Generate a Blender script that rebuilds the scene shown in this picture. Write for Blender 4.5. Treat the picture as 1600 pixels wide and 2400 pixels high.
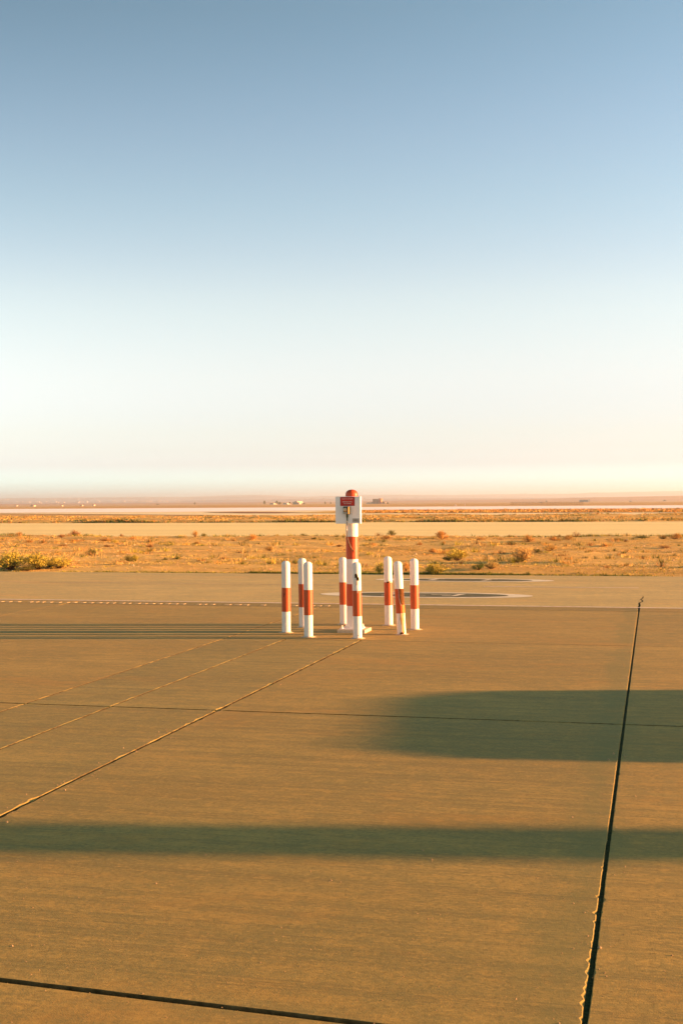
import bpy, bmesh, math, random
from mathutils import Vector, Matrix, noise
R = math.radians
scene = bpy.context.scene
for o in list(bpy.data.objects): bpy.data.objects.remove(o)
COL = scene.collection

# ------------------------------------------------------------------ camera
FPX, CAMH = 2960.0, 2.2
PITCH = math.atan(28 / FPX); ROLL = 0.007
cd = bpy.data.cameras.new('camera'); cam = bpy.data.objects.new('camera', cd); COL.objects.link(cam)
cd.sensor_fit = 'VERTICAL'; cd.sensor_height = 36; cd.sensor_width = 24
cd.lens = 36 * FPX / 2400
cd.clip_start = 0.1; cd.clip_end = 60000
cam.matrix_world = Matrix.Translation((0, 0, CAMH)) @ Matrix.Rotation(R(90) - PITCH, 4, 'X') @ Matrix.Rotation(-ROLL, 4, 'Z')
scene.camera = cam

# ------------------------------------------------------------------ light
SUN_EL = 8.0
SUN_AZ_BACK = 3.8            # the sun stands to the right and this much behind the camera plane
sun_dir = Vector((math.cos(R(SUN_AZ_BACK)) * math.cos(R(SUN_EL)), -math.sin(R(SUN_AZ_BACK)) * math.cos(R(SUN_EL)), math.sin(R(SUN_EL))))
sl = bpy.data.lights.new('sun', 'SUN'); sl.energy = 3.8; sl.angle = R(0.53); sl.color = (1.0, 0.43, 0.18)
so = bpy.data.objects.new('sun', sl); COL.objects.link(so)
so.rotation_euler = sun_dir.to_track_quat('Z', 'Y').to_euler(); so.location = (60, -5, 40)

world = bpy.data.worlds.new('World'); scene.world = world; world.use_nodes = True
wn = world.node_tree; wn.nodes.clear()
W = lambda t: wn.nodes.new(t)
sky = W('ShaderNodeTexSky'); sky.sky_type = 'NISHITA'; sky.sun_disc = False
sky.sun_elevation = R(SUN_EL); sky.sun_rotation = R(90 + SUN_AZ_BACK)
sky.altitude = 600; sky.air_density = 1.0; sky.dust_density = 1.0; sky.ozone_density = 1.0
tc = W('ShaderNodeTexCoord'); sp = W('ShaderNodeSeparateXYZ'); wn.links.new(tc.outputs['Generated'], sp.inputs[0])
# clear evening air: colour balance of the sky by height above the horizon (sin of elevation)
SKY_TINT = [(0.0, (1.0, 1.56, 3.2)), (.022, (1.0, 1.55, 3.1)), (.062, (.89, .97, 1.72)), (.116, (.95, .92, 1.29)), (.216, (1.19, 1.01, 1.10)),
            (.302, (1.25, 1.06, 1.04)), (.38, (1.14, 1.01, .99)), (.443, (1.05, .98, .96)), (.56, (.92, .90, .90)), (.65, (.80, .83, .83)), (.736, (.71, .77, .76)), (1.0, (.66, .74, .68))]
ramp = W('ShaderNodeValToRGB'); mr = W('ShaderNodeMapRange')
mr.inputs['From Min'].default_value = 0; mr.inputs['From Max'].default_value = 0.5
wn.links.new(sp.outputs['Z'], mr.inputs['Value']); wn.links.new(mr.outputs[0], ramp.inputs[0])
mx = W('ShaderNodeMix'); mx.data_type = 'RGBA'; mx.blend_type = 'MULTIPLY'; mx.inputs[0].default_value = 1; mx.clamp_result = False
wn.links.new(sky.outputs[0], mx.inputs[6]); wn.links.new(ramp.outputs[0], mx.inputs[7])
# away from the sun (left) the evening sky is deeper than on the sun's side
mr2 = W('ShaderNodeMapRange'); mr2.inputs['From Min'].default_value = .08; mr2.inputs['From Max'].default_value = .36
mr2.inputs['To Min'].default_value = -.12; mr2.inputs['To Max'].default_value = .70; wn.links.new(sp.outputs['Z'], mr2.inputs['Value'])
mcl = W('ShaderNodeClamp'); mcl.inputs['Min'].default_value = -.4; mcl.inputs['Max'].default_value = .4; wn.links.new(sp.outputs['X'], mcl.inputs[0])
mml = W('ShaderNodeMath'); mml.operation = 'MULTIPLY_ADD'; wn.links.new(mcl.outputs[0], mml.inputs[0]); wn.links.new(mr2.outputs[0], mml.inputs[1]); mml.inputs[2].default_value = 1.0
mx2 = W('ShaderNodeVectorMath'); mx2.operation = 'SCALE'; wn.links.new(mx.outputs[2], mx2.inputs[0]); wn.links.new(mml.outputs[0], mx2.inputs['Scale'])
bg = W('ShaderNodeBackground'); bg.inputs['Strength'].default_value = 0.05
wo = W('ShaderNodeOutputWorld'); wn.links.new(mx2.outputs[0], bg.inputs[0]); wn.links.new(bg.outputs[0], wo.inputs[0])
def set_ramp(stops):
    cr = ramp.color_ramp
    # smooth (monotone cubic) curve through the stops, sampled finely so that the sky shows no kinks
    xs = [p for p, c in stops]; out = []
    def pch(k, x):
        y = [c[k] for p, c in stops]; n = len(xs); d = [(y[i + 1] - y[i]) / (xs[i + 1] - xs[i]) for i in range(n - 1)]
        m = [d[0]] + [0 if d[i - 1] * d[i] <= 0 else 2 * d[i - 1] * d[i] / (d[i - 1] + d[i]) for i in range(1, n - 1)] + [d[-1]]
        i = max(j for j in range(n - 1) if xs[j] <= x); h = xs[i + 1] - xs[i]; t = (x - xs[i]) / h
        return (1 + 2 * t) * (1 - t) ** 2 * y[i] + t * (1 - t) ** 2 * h * m[i] + t * t * (3 - 2 * t) * y[i + 1] + t * t * (t - 1) * h * m[i + 1]
    stops = [(x, tuple(pch(k, x) for k in range(3))) for x in [1.0 * (q / 30) ** 1.25 for q in range(31)]]
    while len(cr.elements) > 1: cr.elements.remove(cr.elements[-1])
    for i, (p, c) in enumerate(stops):
        e = cr.elements[0] if i == 0 else cr.elements.new(p)
        e.position = p; e.color = (*c, 1)
set_ramp(SKY_TINT)
vs = scene.view_settings
vs.view_transform = 'Standard'; vs.look = 'None'; vs.gamma = 1; vs.use_curve_mapping = False
vs.exposure = 2.6
scene.render.engine = 'CYCLES'
scene.cycles.max_bounces = 6; scene.cycles.volume_bounces = 0

# ------------------------------------------------------------------ helpers
GA = R(13.86)                                    # the paving grid is turned this far against the view
CU, SU = math.cos(GA), math.sin(GA)
def uv(u, v, z=0.0): return Vector((u * CU + v * SU, -u * SU + v * CU, z))
def at(px, py, z=0.0):
    """point on the ground plane seen at a photograph pixel"""
    dx, dy = px - 800, py - 1200
    x = dx * math.cos(ROLL) - dy * math.sin(ROLL); y = dy * math.cos(ROLL) + dx * math.sin(ROLL)
    Y = FPX * math.cos(PITCH) - y * math.sin(PITCH); Z = -FPX * math.sin(PITCH) - y * math.cos(PITCH)
    t = (CAMH - z) / -Z
    return Vector((x * t, Y * t, z))
def across(px, D): return (px - 800) / FPX * D
GRIDROT = -GA

def tag(o, label=None, cat=None, group=None, kind=None):
    if label: o['label'] = label
    if cat: o['category'] = cat
    if group: o['group'] = group
    if kind: o['kind'] = kind
    return o
def empty(name, loc, rz=0, **k):
    o = bpy.data.objects.new(name, None); COL.objects.link(o); o.location = loc; o.rotation_euler = (0, 0, rz)
    o.empty_display_size = 0.2
    return tag(o, **k)
def mesh(name, verts, faces, mats, parent=None, fm=None, smooth=False, loc=None, **k):
    me = bpy.data.meshes.new(name); me.from_pydata([tuple(v) for v in verts], [], faces)
    if not isinstance(mats, (list, tuple)): mats = [mats]
    for m in mats: me.materials.append(m)
    if fm: me.polygons.foreach_set('material_index', fm)
    if smooth: me.polygons.foreach_set('use_smooth', [True] * len(me.polygons))
    me.update()
    o = bpy.data.objects.new(name, me); COL.objects.link(o)
    if parent: o.parent = parent
    if loc is not None: o.location = loc
    return tag(o, **k)

class MB:
    """collects shapes for ONE mesh"""
    def __init__(s): s.v = []; s.f = []; s.m = []
    def add(s, vs, fs, mi=0):
        n = len(s.v); s.v += [tuple(v) for v in vs]; s.f += [tuple(i + n for i in f) for f in fs]; s.m += [mi] * len(fs)
    def box(s, c, d, rz=0, bev=0.0, mi=0):
        bm = bmesh.new(); bmesh.ops.create_cube(bm, size=1)
        for v in bm.verts: v.co = Vector((v.co.x * d[0], v.co.y * d[1], v.co.z * d[2]))
        if bev > 0: bmesh.ops.bevel(bm, geom=bm.edges[:], offset=bev, segments=2, affect='EDGES', profile=0.6)
        M = Matrix.Translation(c) @ Matrix.Rotation(rz, 4, 'Z')
        bm.verts.index_update()
        s.add([M @ v.co for v in bm.verts], [[v.index for v in f.verts] for f in bm.faces], mi); bm.free()
    def lathe(s, prof, n=32, c=(0, 0, 0), mi=0, cap=True, wob=None):
        vs = []; fs = []
        for k, (r, z) in enumerate(prof):
            for i in range(n):
                a = 2 * math.pi * i / n; rr = r * (1 + (wob(k, i) if wob else 0))
                vs.append((c[0] + rr * math.cos(a), c[1] + rr * math.sin(a), c[2] + z))
        for k in range(len(prof) - 1):
            for i in range(n):
                j = (i + 1) % n; fs.append((k * n + i, k * n + j, (k + 1) * n + j, (k + 1) * n + i))
        if cap:
            fs.append(tuple(range((len(prof) - 1) * n, len(prof) * n)))
            fs.append(tuple(reversed(range(n))))
        s.add(vs, fs, mi)
    def tube(s, pts, r, n=8, mi=0):
        pts = [Vector(p) for p in pts]; vs = []; fs = []
        for k, p in enumerate(pts):
            t = (pts[min(k + 1, len(pts) - 1)] - pts[max(k - 1, 0)]).normalized()
            a = t.cross(Vector((0, 0, 1))) if abs(t.z) < .9 else t.cross(Vector((0, 1, 0)))
            a.normalize(); b = t.cross(a); rr = r[k] if isinstance(r, (list, tuple)) else r
            for i in range(n):
                q = 2 * math.pi * i / n; vs.append(p + (a * math.cos(q) + b * math.sin(q)) * rr)
        for k in range(len(pts) - 1):
            for i in range(n):
                j = (i + 1) % n; fs.append((k * n + i, k * n + j, (k + 1) * n + j, (k + 1) * n + i))
        fs.append(tuple(range(n))); fs.append(tuple(reversed(range((len(pts) - 1) * n, len(pts) * n))))
        s.add(vs, fs, mi)
    def build(s, name, mats, parent=None, smooth=False, **k):
        o = mesh(name, s.v, s.f, mats, parent, s.m, **k)
        bm = bmesh.new(); bm.from_mesh(o.data); bmesh.ops.recalc_face_normals(bm, faces=bm.faces); bm.to_mesh(o.data); bm.free()
        if smooth:
            for p in o.data.polygons: p.use_smooth = True
            o.data.set_sharp_from_angle(angle=R(40))
        return o

# ------------------------------------------------------------------ materials
class Mat:
    def __init__(s, name, rough=0.8, spec=0.3, metal=0.0):
        s.m = bpy.data.materials.new(name); s.m.use_nodes = True; s.nt = s.m.node_tree
        s.b = s.nt.nodes['Principled BSDF']; s.b.inputs['Roughness'].default_value = rough
        s.b.inputs['Specular IOR Level'].default_value = spec; s.b.inputs['Metallic'].default_value = metal
    def n(s, t, **k):
        x = s.nt.nodes.new(t)
        for a, b in k.items(): setattr(x, a, b)
        return x
    def l(s, a, b): s.nt.links.new(a, b)
    def coords(s, kind='world', scale=(1, 1, 1), rot=0.0, loc=(0, 0, 0)):
        mp = s.n('ShaderNodeMapping')
        if kind == 'world': s.l(s.n('ShaderNodeNewGeometry').outputs['Position'], mp.inputs[0])
        else: s.l(s.n('ShaderNodeTexCoord').outputs['Object'], mp.inputs[0])
        if rot:
            m0 = s.n('ShaderNodeMapping'); m0.inputs['Rotation'].default_value = (0, 0, rot)
            s.l(mp.inputs[0].links[0].from_socket, m0.inputs[0]); s.l(m0.outputs[0], mp.inputs[0])
        mp.inputs['Scale'].default_value = scale; mp.inputs['Location'].default_value = loc
        return mp.outputs[0]
    def noise(s, vec, sc=1, det=4, rough=.55, dist=0.0):
        x = s.n('ShaderNodeTexNoise'); s.l(vec, x.inputs['Vector'])
        x.inputs['Scale'].default_value = sc; x.inputs['Detail'].default_value = det; x.inputs['Roughness'].default_value = rough; x.inputs['Distortion'].default_value = dist
        return x.outputs['Fac']
    def ramp(s, fac, stops, interp='LINEAR'):
        x = s.n('ShaderNodeValToRGB'); s.l(fac, x.inputs[0]); cr = x.color_ramp; cr.interpolation = interp
        while len(cr.elements) > 1: cr.elements.remove(cr.elements[-1])
        for i, (p, c) in enumerate(stops):
            e = cr.elements[0] if i == 0 else cr.elements.new(p)
            e.position = p; e.color = (*c, 1) if not isinstance(c, (int, float)) else (c, c, c, 1)
        return x.outputs[0]
    def mix(s, fac, a, b, mode='MIX'):
        x = s.n('ShaderNodeMix', data_type='RGBA', blend_type=mode)
        for sock, val in ((x.inputs[0], fac), (x.inputs[6], a), (x.inputs[7], b)):
            if hasattr(val, 'links'): s.l(val, sock)
            elif isinstance(val, (int, float)): sock.default_value = val
            else: sock.default_value = (*val, 1)
        return x.outputs[2]
    def math(s, op, a, b=0.0):
        x = s.n('ShaderNodeMath', operation=op)
        for i, val in enumerate((a, b)):
            if hasattr(val, 'links'): s.l(val, x.inputs[i])
            else: x.inputs[i].default_value = val
        return x.outputs[0]
    def color(s, c):
        if hasattr(c, 'links'): s.l(c, s.b.inputs['Base Color'])
        else: s.b.inputs['Base Color'].default_value = (*c, 1)
        return s
    def bump(s, h, strength=.3, dist=.01):
        x = s.n('ShaderNodeBump'); s.l(h, x.inputs['Height']); x.inputs['Strength'].default_value = strength; x.inputs['Distance'].default_value = dist
        s.l(x.outputs[0], s.b.inputs['Normal']); return s

CONC = (0.345, 0.252, 0.059)
def concrete(name, base, streak=1.0, rough=.9, tone=1.0, seed=0.0, damp=.5):
    m = Mat(name, rough, .25)
    g = m.coords('world', (1, 1, 1), GA)                         # into the paving grid: x = u, y = v
    def sc(a, b): 
        mp = m.n('ShaderNodeMapping'); m.l(g, mp.inputs[0]); mp.inputs['Scale'].default_value = (a, b, 1); mp.inputs['Location'].default_value = (seed, seed * 1.7, 0); return mp.outputs[0]
    broom = m.noise(sc(.14, 11), 1, 6, .72)                        # long broom marks across the slab
    broom2 = m.noise(sc(.5, 50), 1, 4, .75)
    cloud = m.noise(sc(.22, .5), 1, 5, .6, .3)
    patch = m.noise(sc(.9, 1.6), 1, 6, .62, .2)
    grit = m.noise(sc(30, 34), 1, 4, .75)
    grit2 = m.noise(sc(120, 140), 1, 2, .6)
    c = m.mix(m.ramp(cloud, [(.36, 0), (.64, 1)]), tuple(x * .84 for x in base), tuple(x * 1.13 for x in base))
    c = m.mix(m.ramp(patch, [(.42, .0), (.60, .8)]), c, (base[0] * .76, base[1] * .83, base[2] * .90))
    c = m.mix(m.math('MULTIPLY', m.ramp(broom, [(.36, 1), (.49, 0)]), .75 * streak), c, (base[0] * .60, base[1] * .68, base[2] * .8))
    c = m.mix(m.math('MULTIPLY', m.ramp(broom2, [(.34, 1), (.5, 0)]), .42 * streak), c, (base[0] * .6, base[1] * .65, base[2] * .7))
    c = m.mix(m.ramp(grit, [(.34, .75), (.50, 0)]), c, tuple(x * .55 for x in base))
    c = m.mix(m.ramp(grit, [(.54, 0), (.70, .6)]), c, (base[0] * 1.5, base[1] * 1.35, base[2] * 1.3))
    c = m.mix(m.ramp(grit2, [(.62, 0), (.78, .5)]), c, tuple(min(1, x * 1.7) for x in base))
    tyre = m.noise(sc(.05, 4.5), 1, 7, .8)                         # thin long dark drag marks
    c = m.mix(m.math('MULTIPLY', m.ramp(tyre, [(.53, 0), (.56, 1), (.575, 0), (.62, 0), (.64, 1), (.66, 0)]), .7 * streak), c, (base[0] * .5, base[1] * .55, base[2] * .7))
    red = m.noise(sc(.35, .8), 1, 6, .7, .6)
    c = m.mix(m.ramp(red, [(.54, 0), (.68, .55)]), c, (base[0] * 1.12, base[1] * .88, base[2] * .7))
    spot = m.noise(sc(4.5, 6), 1, 2, .5)
    c = m.mix(m.ramp(spot, [(.76, 0), (.79, .5)]), c, (base[0] * .5, base[1] * .55, base[2] * .6))
    mott = m.noise(sc(6, 8.5), 1, 7, .78)
    c = m.mix(m.ramp(mott, [(.38, .6), (.50, 0)]), c, (base[0] * .62, base[1] * .72, base[2] * .85))
    c = m.mix(m.ramp(mott, [(.52, 0), (.64, .45)]), c, (base[0] * 1.4, base[1] * 1.25, base[2] * 1.1))
    # damp dirt spreading from the wide joint into the slab on its left
    sx = m.n('ShaderNodeSeparateXYZ'); m.l(g, sx.inputs[0])
    d = m.math('ABSOLUTE', m.math('ADD', sx.outputs['X'], .42)); d = m.math('ADD', d, m.math('MULTIPLY', m.math('SUBTRACT', m.noise(sc(1.6, .7), 1, 6, .75), .5), 1.1))
    c = m.mix(m.ramp(d, [(.02, damp), (.22, 0)]), c, (base[0] * .55, base[1] * .72, base[2] * .85))
    oi = m.n('ShaderNodeObjectInfo')
    c = m.mix(1.0, c, m.ramp(oi.outputs['Random'], [(0, (.90, .93, .96)), (1, (1.07, 1.04, 1.0))]), 'MULTIPLY')
    m.color(c)
    h = m.math('ADD', m.math('MULTIPLY', grit, .5), m.math('MULTIPLY', grit2, .35))
    h = m.math('ADD', h, m.math('MULTIPLY', broom2, .3 * streak))
    m.bump(h, .5, .006)
    return m.m
M = {}
M['slab'] = concrete('apron_concrete', CONC)
M['slab_dark'] = concrete('apron_concrete_worn', (CONC[0] * .84, CONC[1] * .92, CONC[2] * 1.02), 1.2, seed=7)
M['edge'] = concrete('apron_edge_strip', tuple(x * .92 for x in CONC), 1.0, seed=3)
M['lane'] = concrete('taxi_lane_asphalt', (.47, .38, .128), .9, seed=11, damp=0)
def simple(name, col, rough=.8, spec=.3, metal=0, var=.15, sc=20, bump=0.0, dist=.003, coord='obj'):
    m = Mat(name, rough, spec, metal)
    v = m.coords(coord, (1, 1, 1)); n = m.noise(v, sc, 5, .6)
    m.color(m.ramp(n, [(.3, tuple(x * (1 - var) for x in col)), (.7, tuple(min(1, x * (1 + var)) for x in col))]))
    if bump: m.bump(n, bump, dist)
    return m.m
M['joint'] = simple('joint_filler', (.06, .075, .02), .9, .1, var=.5, sc=40, bump=.5)
M['joint_wall'] = simple('dirty_joint_wall', (.13, .095, .035), .95, .05, var=.6, sc=14, coord='world')
M['crumb'] = simple('broken_concrete_crumbs', (.34, .24, .12), .9, .1, sc=60)
M['pave1'] = Mat('far_taxiway_asphalt', .9, .2).m
def far_pave(name, col, band=.2):
    m = Mat(name, .9, .15); g = m.coords('world', (1, 1, 1), GA)
    mp = m.n('ShaderNodeMapping'); m.l(g, mp.inputs[0]); mp.inputs['Scale'].default_value = (.01, .22, 1)
    a = m.noise(mp.outputs[0], 1, 6, .6)
    b = m.noise(g, .6, 6, .65)
    c = m.mix(m.ramp(a, [(.35, 0), (.65, 1)]), tuple(x * (1 - band) for x in col), tuple(x * (1 + band * .6) for x in col))
    c = m.mix(m.ramp(b, [(.4, .25), (.6, 0)]), c, tuple(x * .8 for x in col))
    m.color(c); return m.m
M['pave1'] = far_pave('far_taxiway_asphalt', (.80, .68, .26), .08)
M['pave2'] = far_pave('far_apron_concrete', (.80, .71, .37), .10)
M['pave3'] = far_pave('pale_runway_concrete', (.90, .89, .76), .05)
def soil(name, a, b, dark, gsc=1.0, stretch=.35):
    m = Mat(name, .95, .1); g = m.coords('world', (1, 1, 1), GA)
    mp = m.n('ShaderNodeMapping'); m.l(g, mp.inputs[0]); mp.inputs['Scale'].default_value = (stretch, 1, 1)
    n1 = m.noise(mp.outputs[0], .22 * gsc, 6, .65); n2 = m.noise(mp.outputs[0], 2.2 * gsc, 6, .7); n3 = m.noise(g, 18 * gsc, 4, .7)
    c = m.mix(m.ramp(n1, [(.38, 0), (.62, 1)]), a, b)
    c = m.mix(m.ramp(n2, [(.50, 0), (.64, .7)]), c, dark)
    c = m.mix(m.ramp(n3, [(.35, .5), (.5, 0)]), c, tuple(x * .6 for x in a))
    c = m.mix(m.ramp(n3, [(.6, 0), (.72, .5)]), c, tuple(min(1, x * 1.5) for x in b))
    m.color(c)
    m.bump(m.math('ADD', n2, m.math('MULTIPLY', n3, .5)), .6, .08)
    return m.m
M['soil'] = soil('dry_verge_soil', (.54, .335, .078), (.68, .47, .135), (.42, .27, .07))
M['plain'] = soil('desert_plain', (.50, .31, .09), (.60, .42, .15), (.35, .25, .10), .02, .5)
M['hill'] = soil('distant_hill_land', (.42, .30, .18), (.52, .38, .24), (.25, .22, .15), .004, .5)
M['brownhill'] = soil('ploughed_hill_land', (.48, .27, .11), (.55, .33, .14), (.33, .22, .1), .006, .4)
def paint_white(name='worn_white_line_paint'):
    m = Mat(name, .8, .2); g = m.coords('world'); n = m.noise(g, 9, 5, .7)
    m.color(m.ramp(n, [(.32, (.40, .33, .2)), (.5, (.72, .64, .48))])); return m.m
M['line'] = paint_white()
M['line_faint'] = simple('faded_line_paint', (.46, .37, .23), .85, .1, var=.25, sc=6, coord='world')
M['disc_white'] = simple('marking_white_paint', (.64, .62, .42), .8, .2, var=.15, sc=5, coord='world')
M['disc_dark'] = simple('marking_dark_paint', (.10, .105, .045), .85, .2, var=.3, sc=4, coord='world')

# ------------------------------------------------------------------ terrain
def gz(r):
    if r < 430: return -.06
    if r < 2000: return -.06 - (r - 430) * .0026
    if r < 5000: return -4.14 - (r - 2000) * .0007
    return -6.24 - min(r - 5000, 10000) * .00005
rings = [3, 8, 20, 40, 80, 150, 250, 350, 430, 520, 650, 800, 1000, 1300, 1600, 2000, 2600, 3400, 4400, 5000, 6500, 9000, 12000, 15000]
NA = 240; vs_ = [(0, 0, -.06)]; fs_ = []
for r in rings:
    for i in range(NA):
        a = 2 * math.pi * i / NA; vs_.append((r * math.sin(a), r * math.cos(a), gz(r)))
for i in range(NA): fs_.append((0, 1 + (i + 1) % NA, 1 + i))
for k in range(len(rings) - 1):
    for i in range(NA):
        j = (i + 1) % NA; fs_.append((1 + k * NA + i, 1 + k * NA + j, 1 + (k + 1) * NA + j, 1 + (k + 1) * NA + i))
mesh('ground', vs_, fs_, M['plain'], smooth=True, kind='structure')

def ridge(name, D0, D1, ctrl, mat, rough=.06, seed=0, span=(-2200, 3800), base=-7.0):
    """a range of low hills between distances D0 and D1; ctrl: (photo x, pixels the crest stands above the true horizon)"""
    nx, ny = 420, 14; vs = []; fs = []
    def hgt(px):
        if px <= ctrl[0][0]: return ctrl[0][1]
        for (a, ha), (b, hb) in zip(ctrl, ctrl[1:]):
            if px <= b:
                t = (px - a) / (b - a); t = t * t * (3 - 2 * t); return ha + (hb - ha) * t
        return ctrl[-1][1]
    for j in range(ny):
        t = j / (ny - 1); D = D0 + (D1 - D0) * t
        shape = math.sin(min(1, t / .8) * math.pi / 2) if t < .8 else 1 - (t - .8) / .2 * .5
        for i in range(nx):
            px = span[0] + (span[1] - span[0]) * i / (nx - 1)
            crest = CAMH + hgt(px) * (D0 + .8 * (D1 - D0)) / FPX
            x = across(px, D)
            w = noise.fractal(Vector((x * .0011, D * .0009, seed)), .9, 2.0, 5)
            z = base + (crest - base) * shape + w * rough * (crest - base) * (.3 + shape)
            vs.append((x, D, z))
    for j in range(ny - 1):
        for i in range(nx - 1):
            k = j * nx + i; fs.append((k, k + 1, k + nx + 1, k + nx))
    o = mesh(name, vs, fs, mat, smooth=True, kind='structure')
    return o, vs
far_hills, FV = ridge('hills', 9500, 13500, [(-2200, 8), (-600, 9), (0, 9.6), (400, 10), (600, 12.4), (700, 9), (900, 10.5), (1000, 10.2), (1200, 11.2), (1340, 11), (1400, 13), (1500, 14), (1600, 15.5), (2200, 16), (3800, 12)], M['hill'], .10, 3)
mid_hills, MV = ridge('hills', 5600, 8200, [(-2200, 1.5), (0, .5), (400, .7), (530, 2.4), (700, 3.2), (780, 4.2), (900, 3), (1100, 2.4), (1300, 3), (1600, 4), (3800, 5)], M['hill'], .16, 9)
near_rise, NV = ridge('rise', 3000, 4600, [(-2200, -4), (800, -3.5), (1000, -1.6), (1200, -.6), (1300, .4), (1400, 2.6), (1600, 4.0), (2400, 4.5), (3800, 3)], M['brownhill'], .10, 15)

# ------------------------------------------------------------------ apron: one object per slab, real joints between them
rnd = random.Random(5)
apron = empty('apron', uv(-5, 12, 0), 0, kind='structure')
def slab(u0, u1, v0, v1, gap, step, bite, mat, name='slab', top=0.0):
    rim = lambda g: .003 if g == .025 else .0012
    """gap/step/bite for the four sides: low v, high u, high v, low u"""
    per = []
    def side(a, b, g, st, bt, key):
        # a, b: corners in uv on the joint centre line; inward normal from the winding
        L = math.hypot(b[0] - a[0], b[1] - a[1]); n = max(2, int(L / st)); d = ((b[0] - a[0]) / L, (b[1] - a[1]) / L); nx, ny = -d[1], d[0]
        off = 0; out = []; biteleft = 0; amp = 0
        for i in range(n):
            t = i / n
            dens_ = max(0, .5 + 1.6 * noise.noise(Vector((t * L * .55, key * 3, 7)))) * 1.6
            if biteleft <= 0 and rnd.random() < bt[0] * dens_: biteleft = blen = rnd.randint(2, 6); amp = rnd.uniform(.25, 1) ** 2.2 * bt[1]
            bb = 0
            if biteleft > 0: bb = amp * rnd.uniform(.7, 1) * math.sin(math.pi * (biteleft - .4) / blen); biteleft -= 1
            wav = g * .07 * noise.noise(Vector((t * L * 5, key, 0))) + .002 * noise.noise(Vector((t * L * 19, key, 3)))
            o = rim(g) + rnd.uniform(0, .0015) + bb
            e = g / 2 + wav
            if i == 0: out.append((a, None, None)); continue
            p = (a[0] + (b[0] - a[0]) * t, a[1] + (b[1] - a[1]) * t)
            out.append(((p[0] + nx * (e + o), p[1] + ny * (e + o)), (p[0] + nx * e, p[1] + ny * e), o))
        return out
    c = [(u0, v0), (u1, v0), (u1, v1), (u0, v1)]
    for k in range(4):
        per.append(side(c[k], c[(k + 1) % 4], gap[k], step[k], bite[k], k + u0))
    # corners
    gl, gb, gr, gt = gap[3] / 2, gap[0] / 2, gap[1] / 2, gap[2] / 2
    corner = [((u0 + gl, v0 + gb)), ((u1 - gr, v0 + gb)), ((u1 - gr, v1 - gt)), ((u0 + gl, v1 - gt))]
    cin = [(1, 1), (-1, 1), (-1, -1), (1, -1)]
    topv = []; mid = []; deep = []
    for k in range(4):
        for i, q in enumerate(per[k]):
            if i == 0:
                x, y = corner[k]; o = .008
                topv.append((x + cin[k][0] * o, y + cin[k][1] * o)); mid.append((x, y, .008)); continue
            topv.append(q[0]); mid.append((q[1][0], q[1][1], .002 + q[2] * .45))
    n = len(topv); V = []
    def q_(x, y): return y - .058 * (x + 2.07) * max(0, 1 - abs(y - 5.2) / 3) if -9 < x < 7 else y    # this joint was cut slightly askew
    for x, y in topv: V.append(uv(x, q_(x, y), top))
    for x, y, d in mid: V.append(uv(x, q_(x, y), top - d))
    for x, y, d in mid: V.append(uv(x, q_(x, y), top - .05))
    # top: jagged rim -> straight inner ring -> four inner corners
    ins = [(u0 + .09, v0 + .09), (u1 - .09, v0 + .09), (u1 - .09, v1 - .09), (u0 + .09, v1 - .09)]
    core = [(u0 + .3, v0 + .3), (u1 - .3, v0 + .3), (u1 - .3, v1 - .3), (u0 + .3, v1 - .3)]
    ring = []; starts = []
    for k in range(4):
        m_n = len(per[k]); starts.append(len(ring)); a, b = ins[k], ins[(k + 1) % 4]
        for i in range(m_n): ring.append((a[0] + (b[0] - a[0]) * i / m_n, a[1] + (b[1] - a[1]) * i / m_n))
    for x, y in ring: V.append(uv(x, q_(x, y), top))
    for x, y in core: V.append(uv(x, q_(x, y), top))
    F = [(4 * n, 4 * n + 1, 4 * n + 2, 4 * n + 3)]; FM = [0]; R0 = 3 * n
    for i in range(n):
        j = (i + 1) % n; F.append((i, R0 + i, R0 + j, j)); FM.append(0)
        F.append((i, n + i, n + j, j)); F.append((n + i, 2 * n + i, 2 * n + j, n + j)); FM += [0 if (mid[i][2] > .0034 or mid[j][2] > .0034) else 1, 1]
    for k in range(4):
        m_n = len(per[k]); s0 = starts[k]; ca, cb = 4 * n + k, 4 * n + (k + 1) % 4; h_ = m_n // 2
        for i in range(m_n):
            F.append((R0 + s0 + i, R0 + (s0 + i + 1) % n, ca if i < h_ else cb)); FM.append(0)
        F.append((R0 + s0 + h_, cb, ca)); FM.append(0)
    o = mesh(name, [v - apron.location for v in V], F, [mat, M['joint_wall']], apron, FM)
    bm = bmesh.new(); bm.from_mesh(o.data); bmesh.ops.recalc_face_normals(bm, faces=bm.faces)
    up = [f for f in bm.faces if abs(f.normal.z) > .95]
    if sum(f.normal.z * f.calc_area() for f in up) < 0: bmesh.ops.reverse_faces(bm, faces=bm.faces)
    bm.to_mesh(o.data); bm.free()
    return o
us = [-26.0, -19.3, -12.35, -6.66, -5.66, -4.45, -.29, 6.9, 14.1, 21.3]
ugap = {-.29: .025, -4.45: .030, -5.66: .022, -6.66: .019, -12.35: .018}
vs_j = [-9.0, -1.9, 5.2, 12.55, 19.25, 25.1]
vgap = {5.2: .047, 12.55: .036, 19.25: .014, 25.1: .03, -1.9: .04}
def ubite(u): return {-.29: (.20, .026), -4.45: (.22, .045), -5.66: (.18, .028), -6.66: (.15, .022)}.get(u, (.02, .006))
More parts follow.
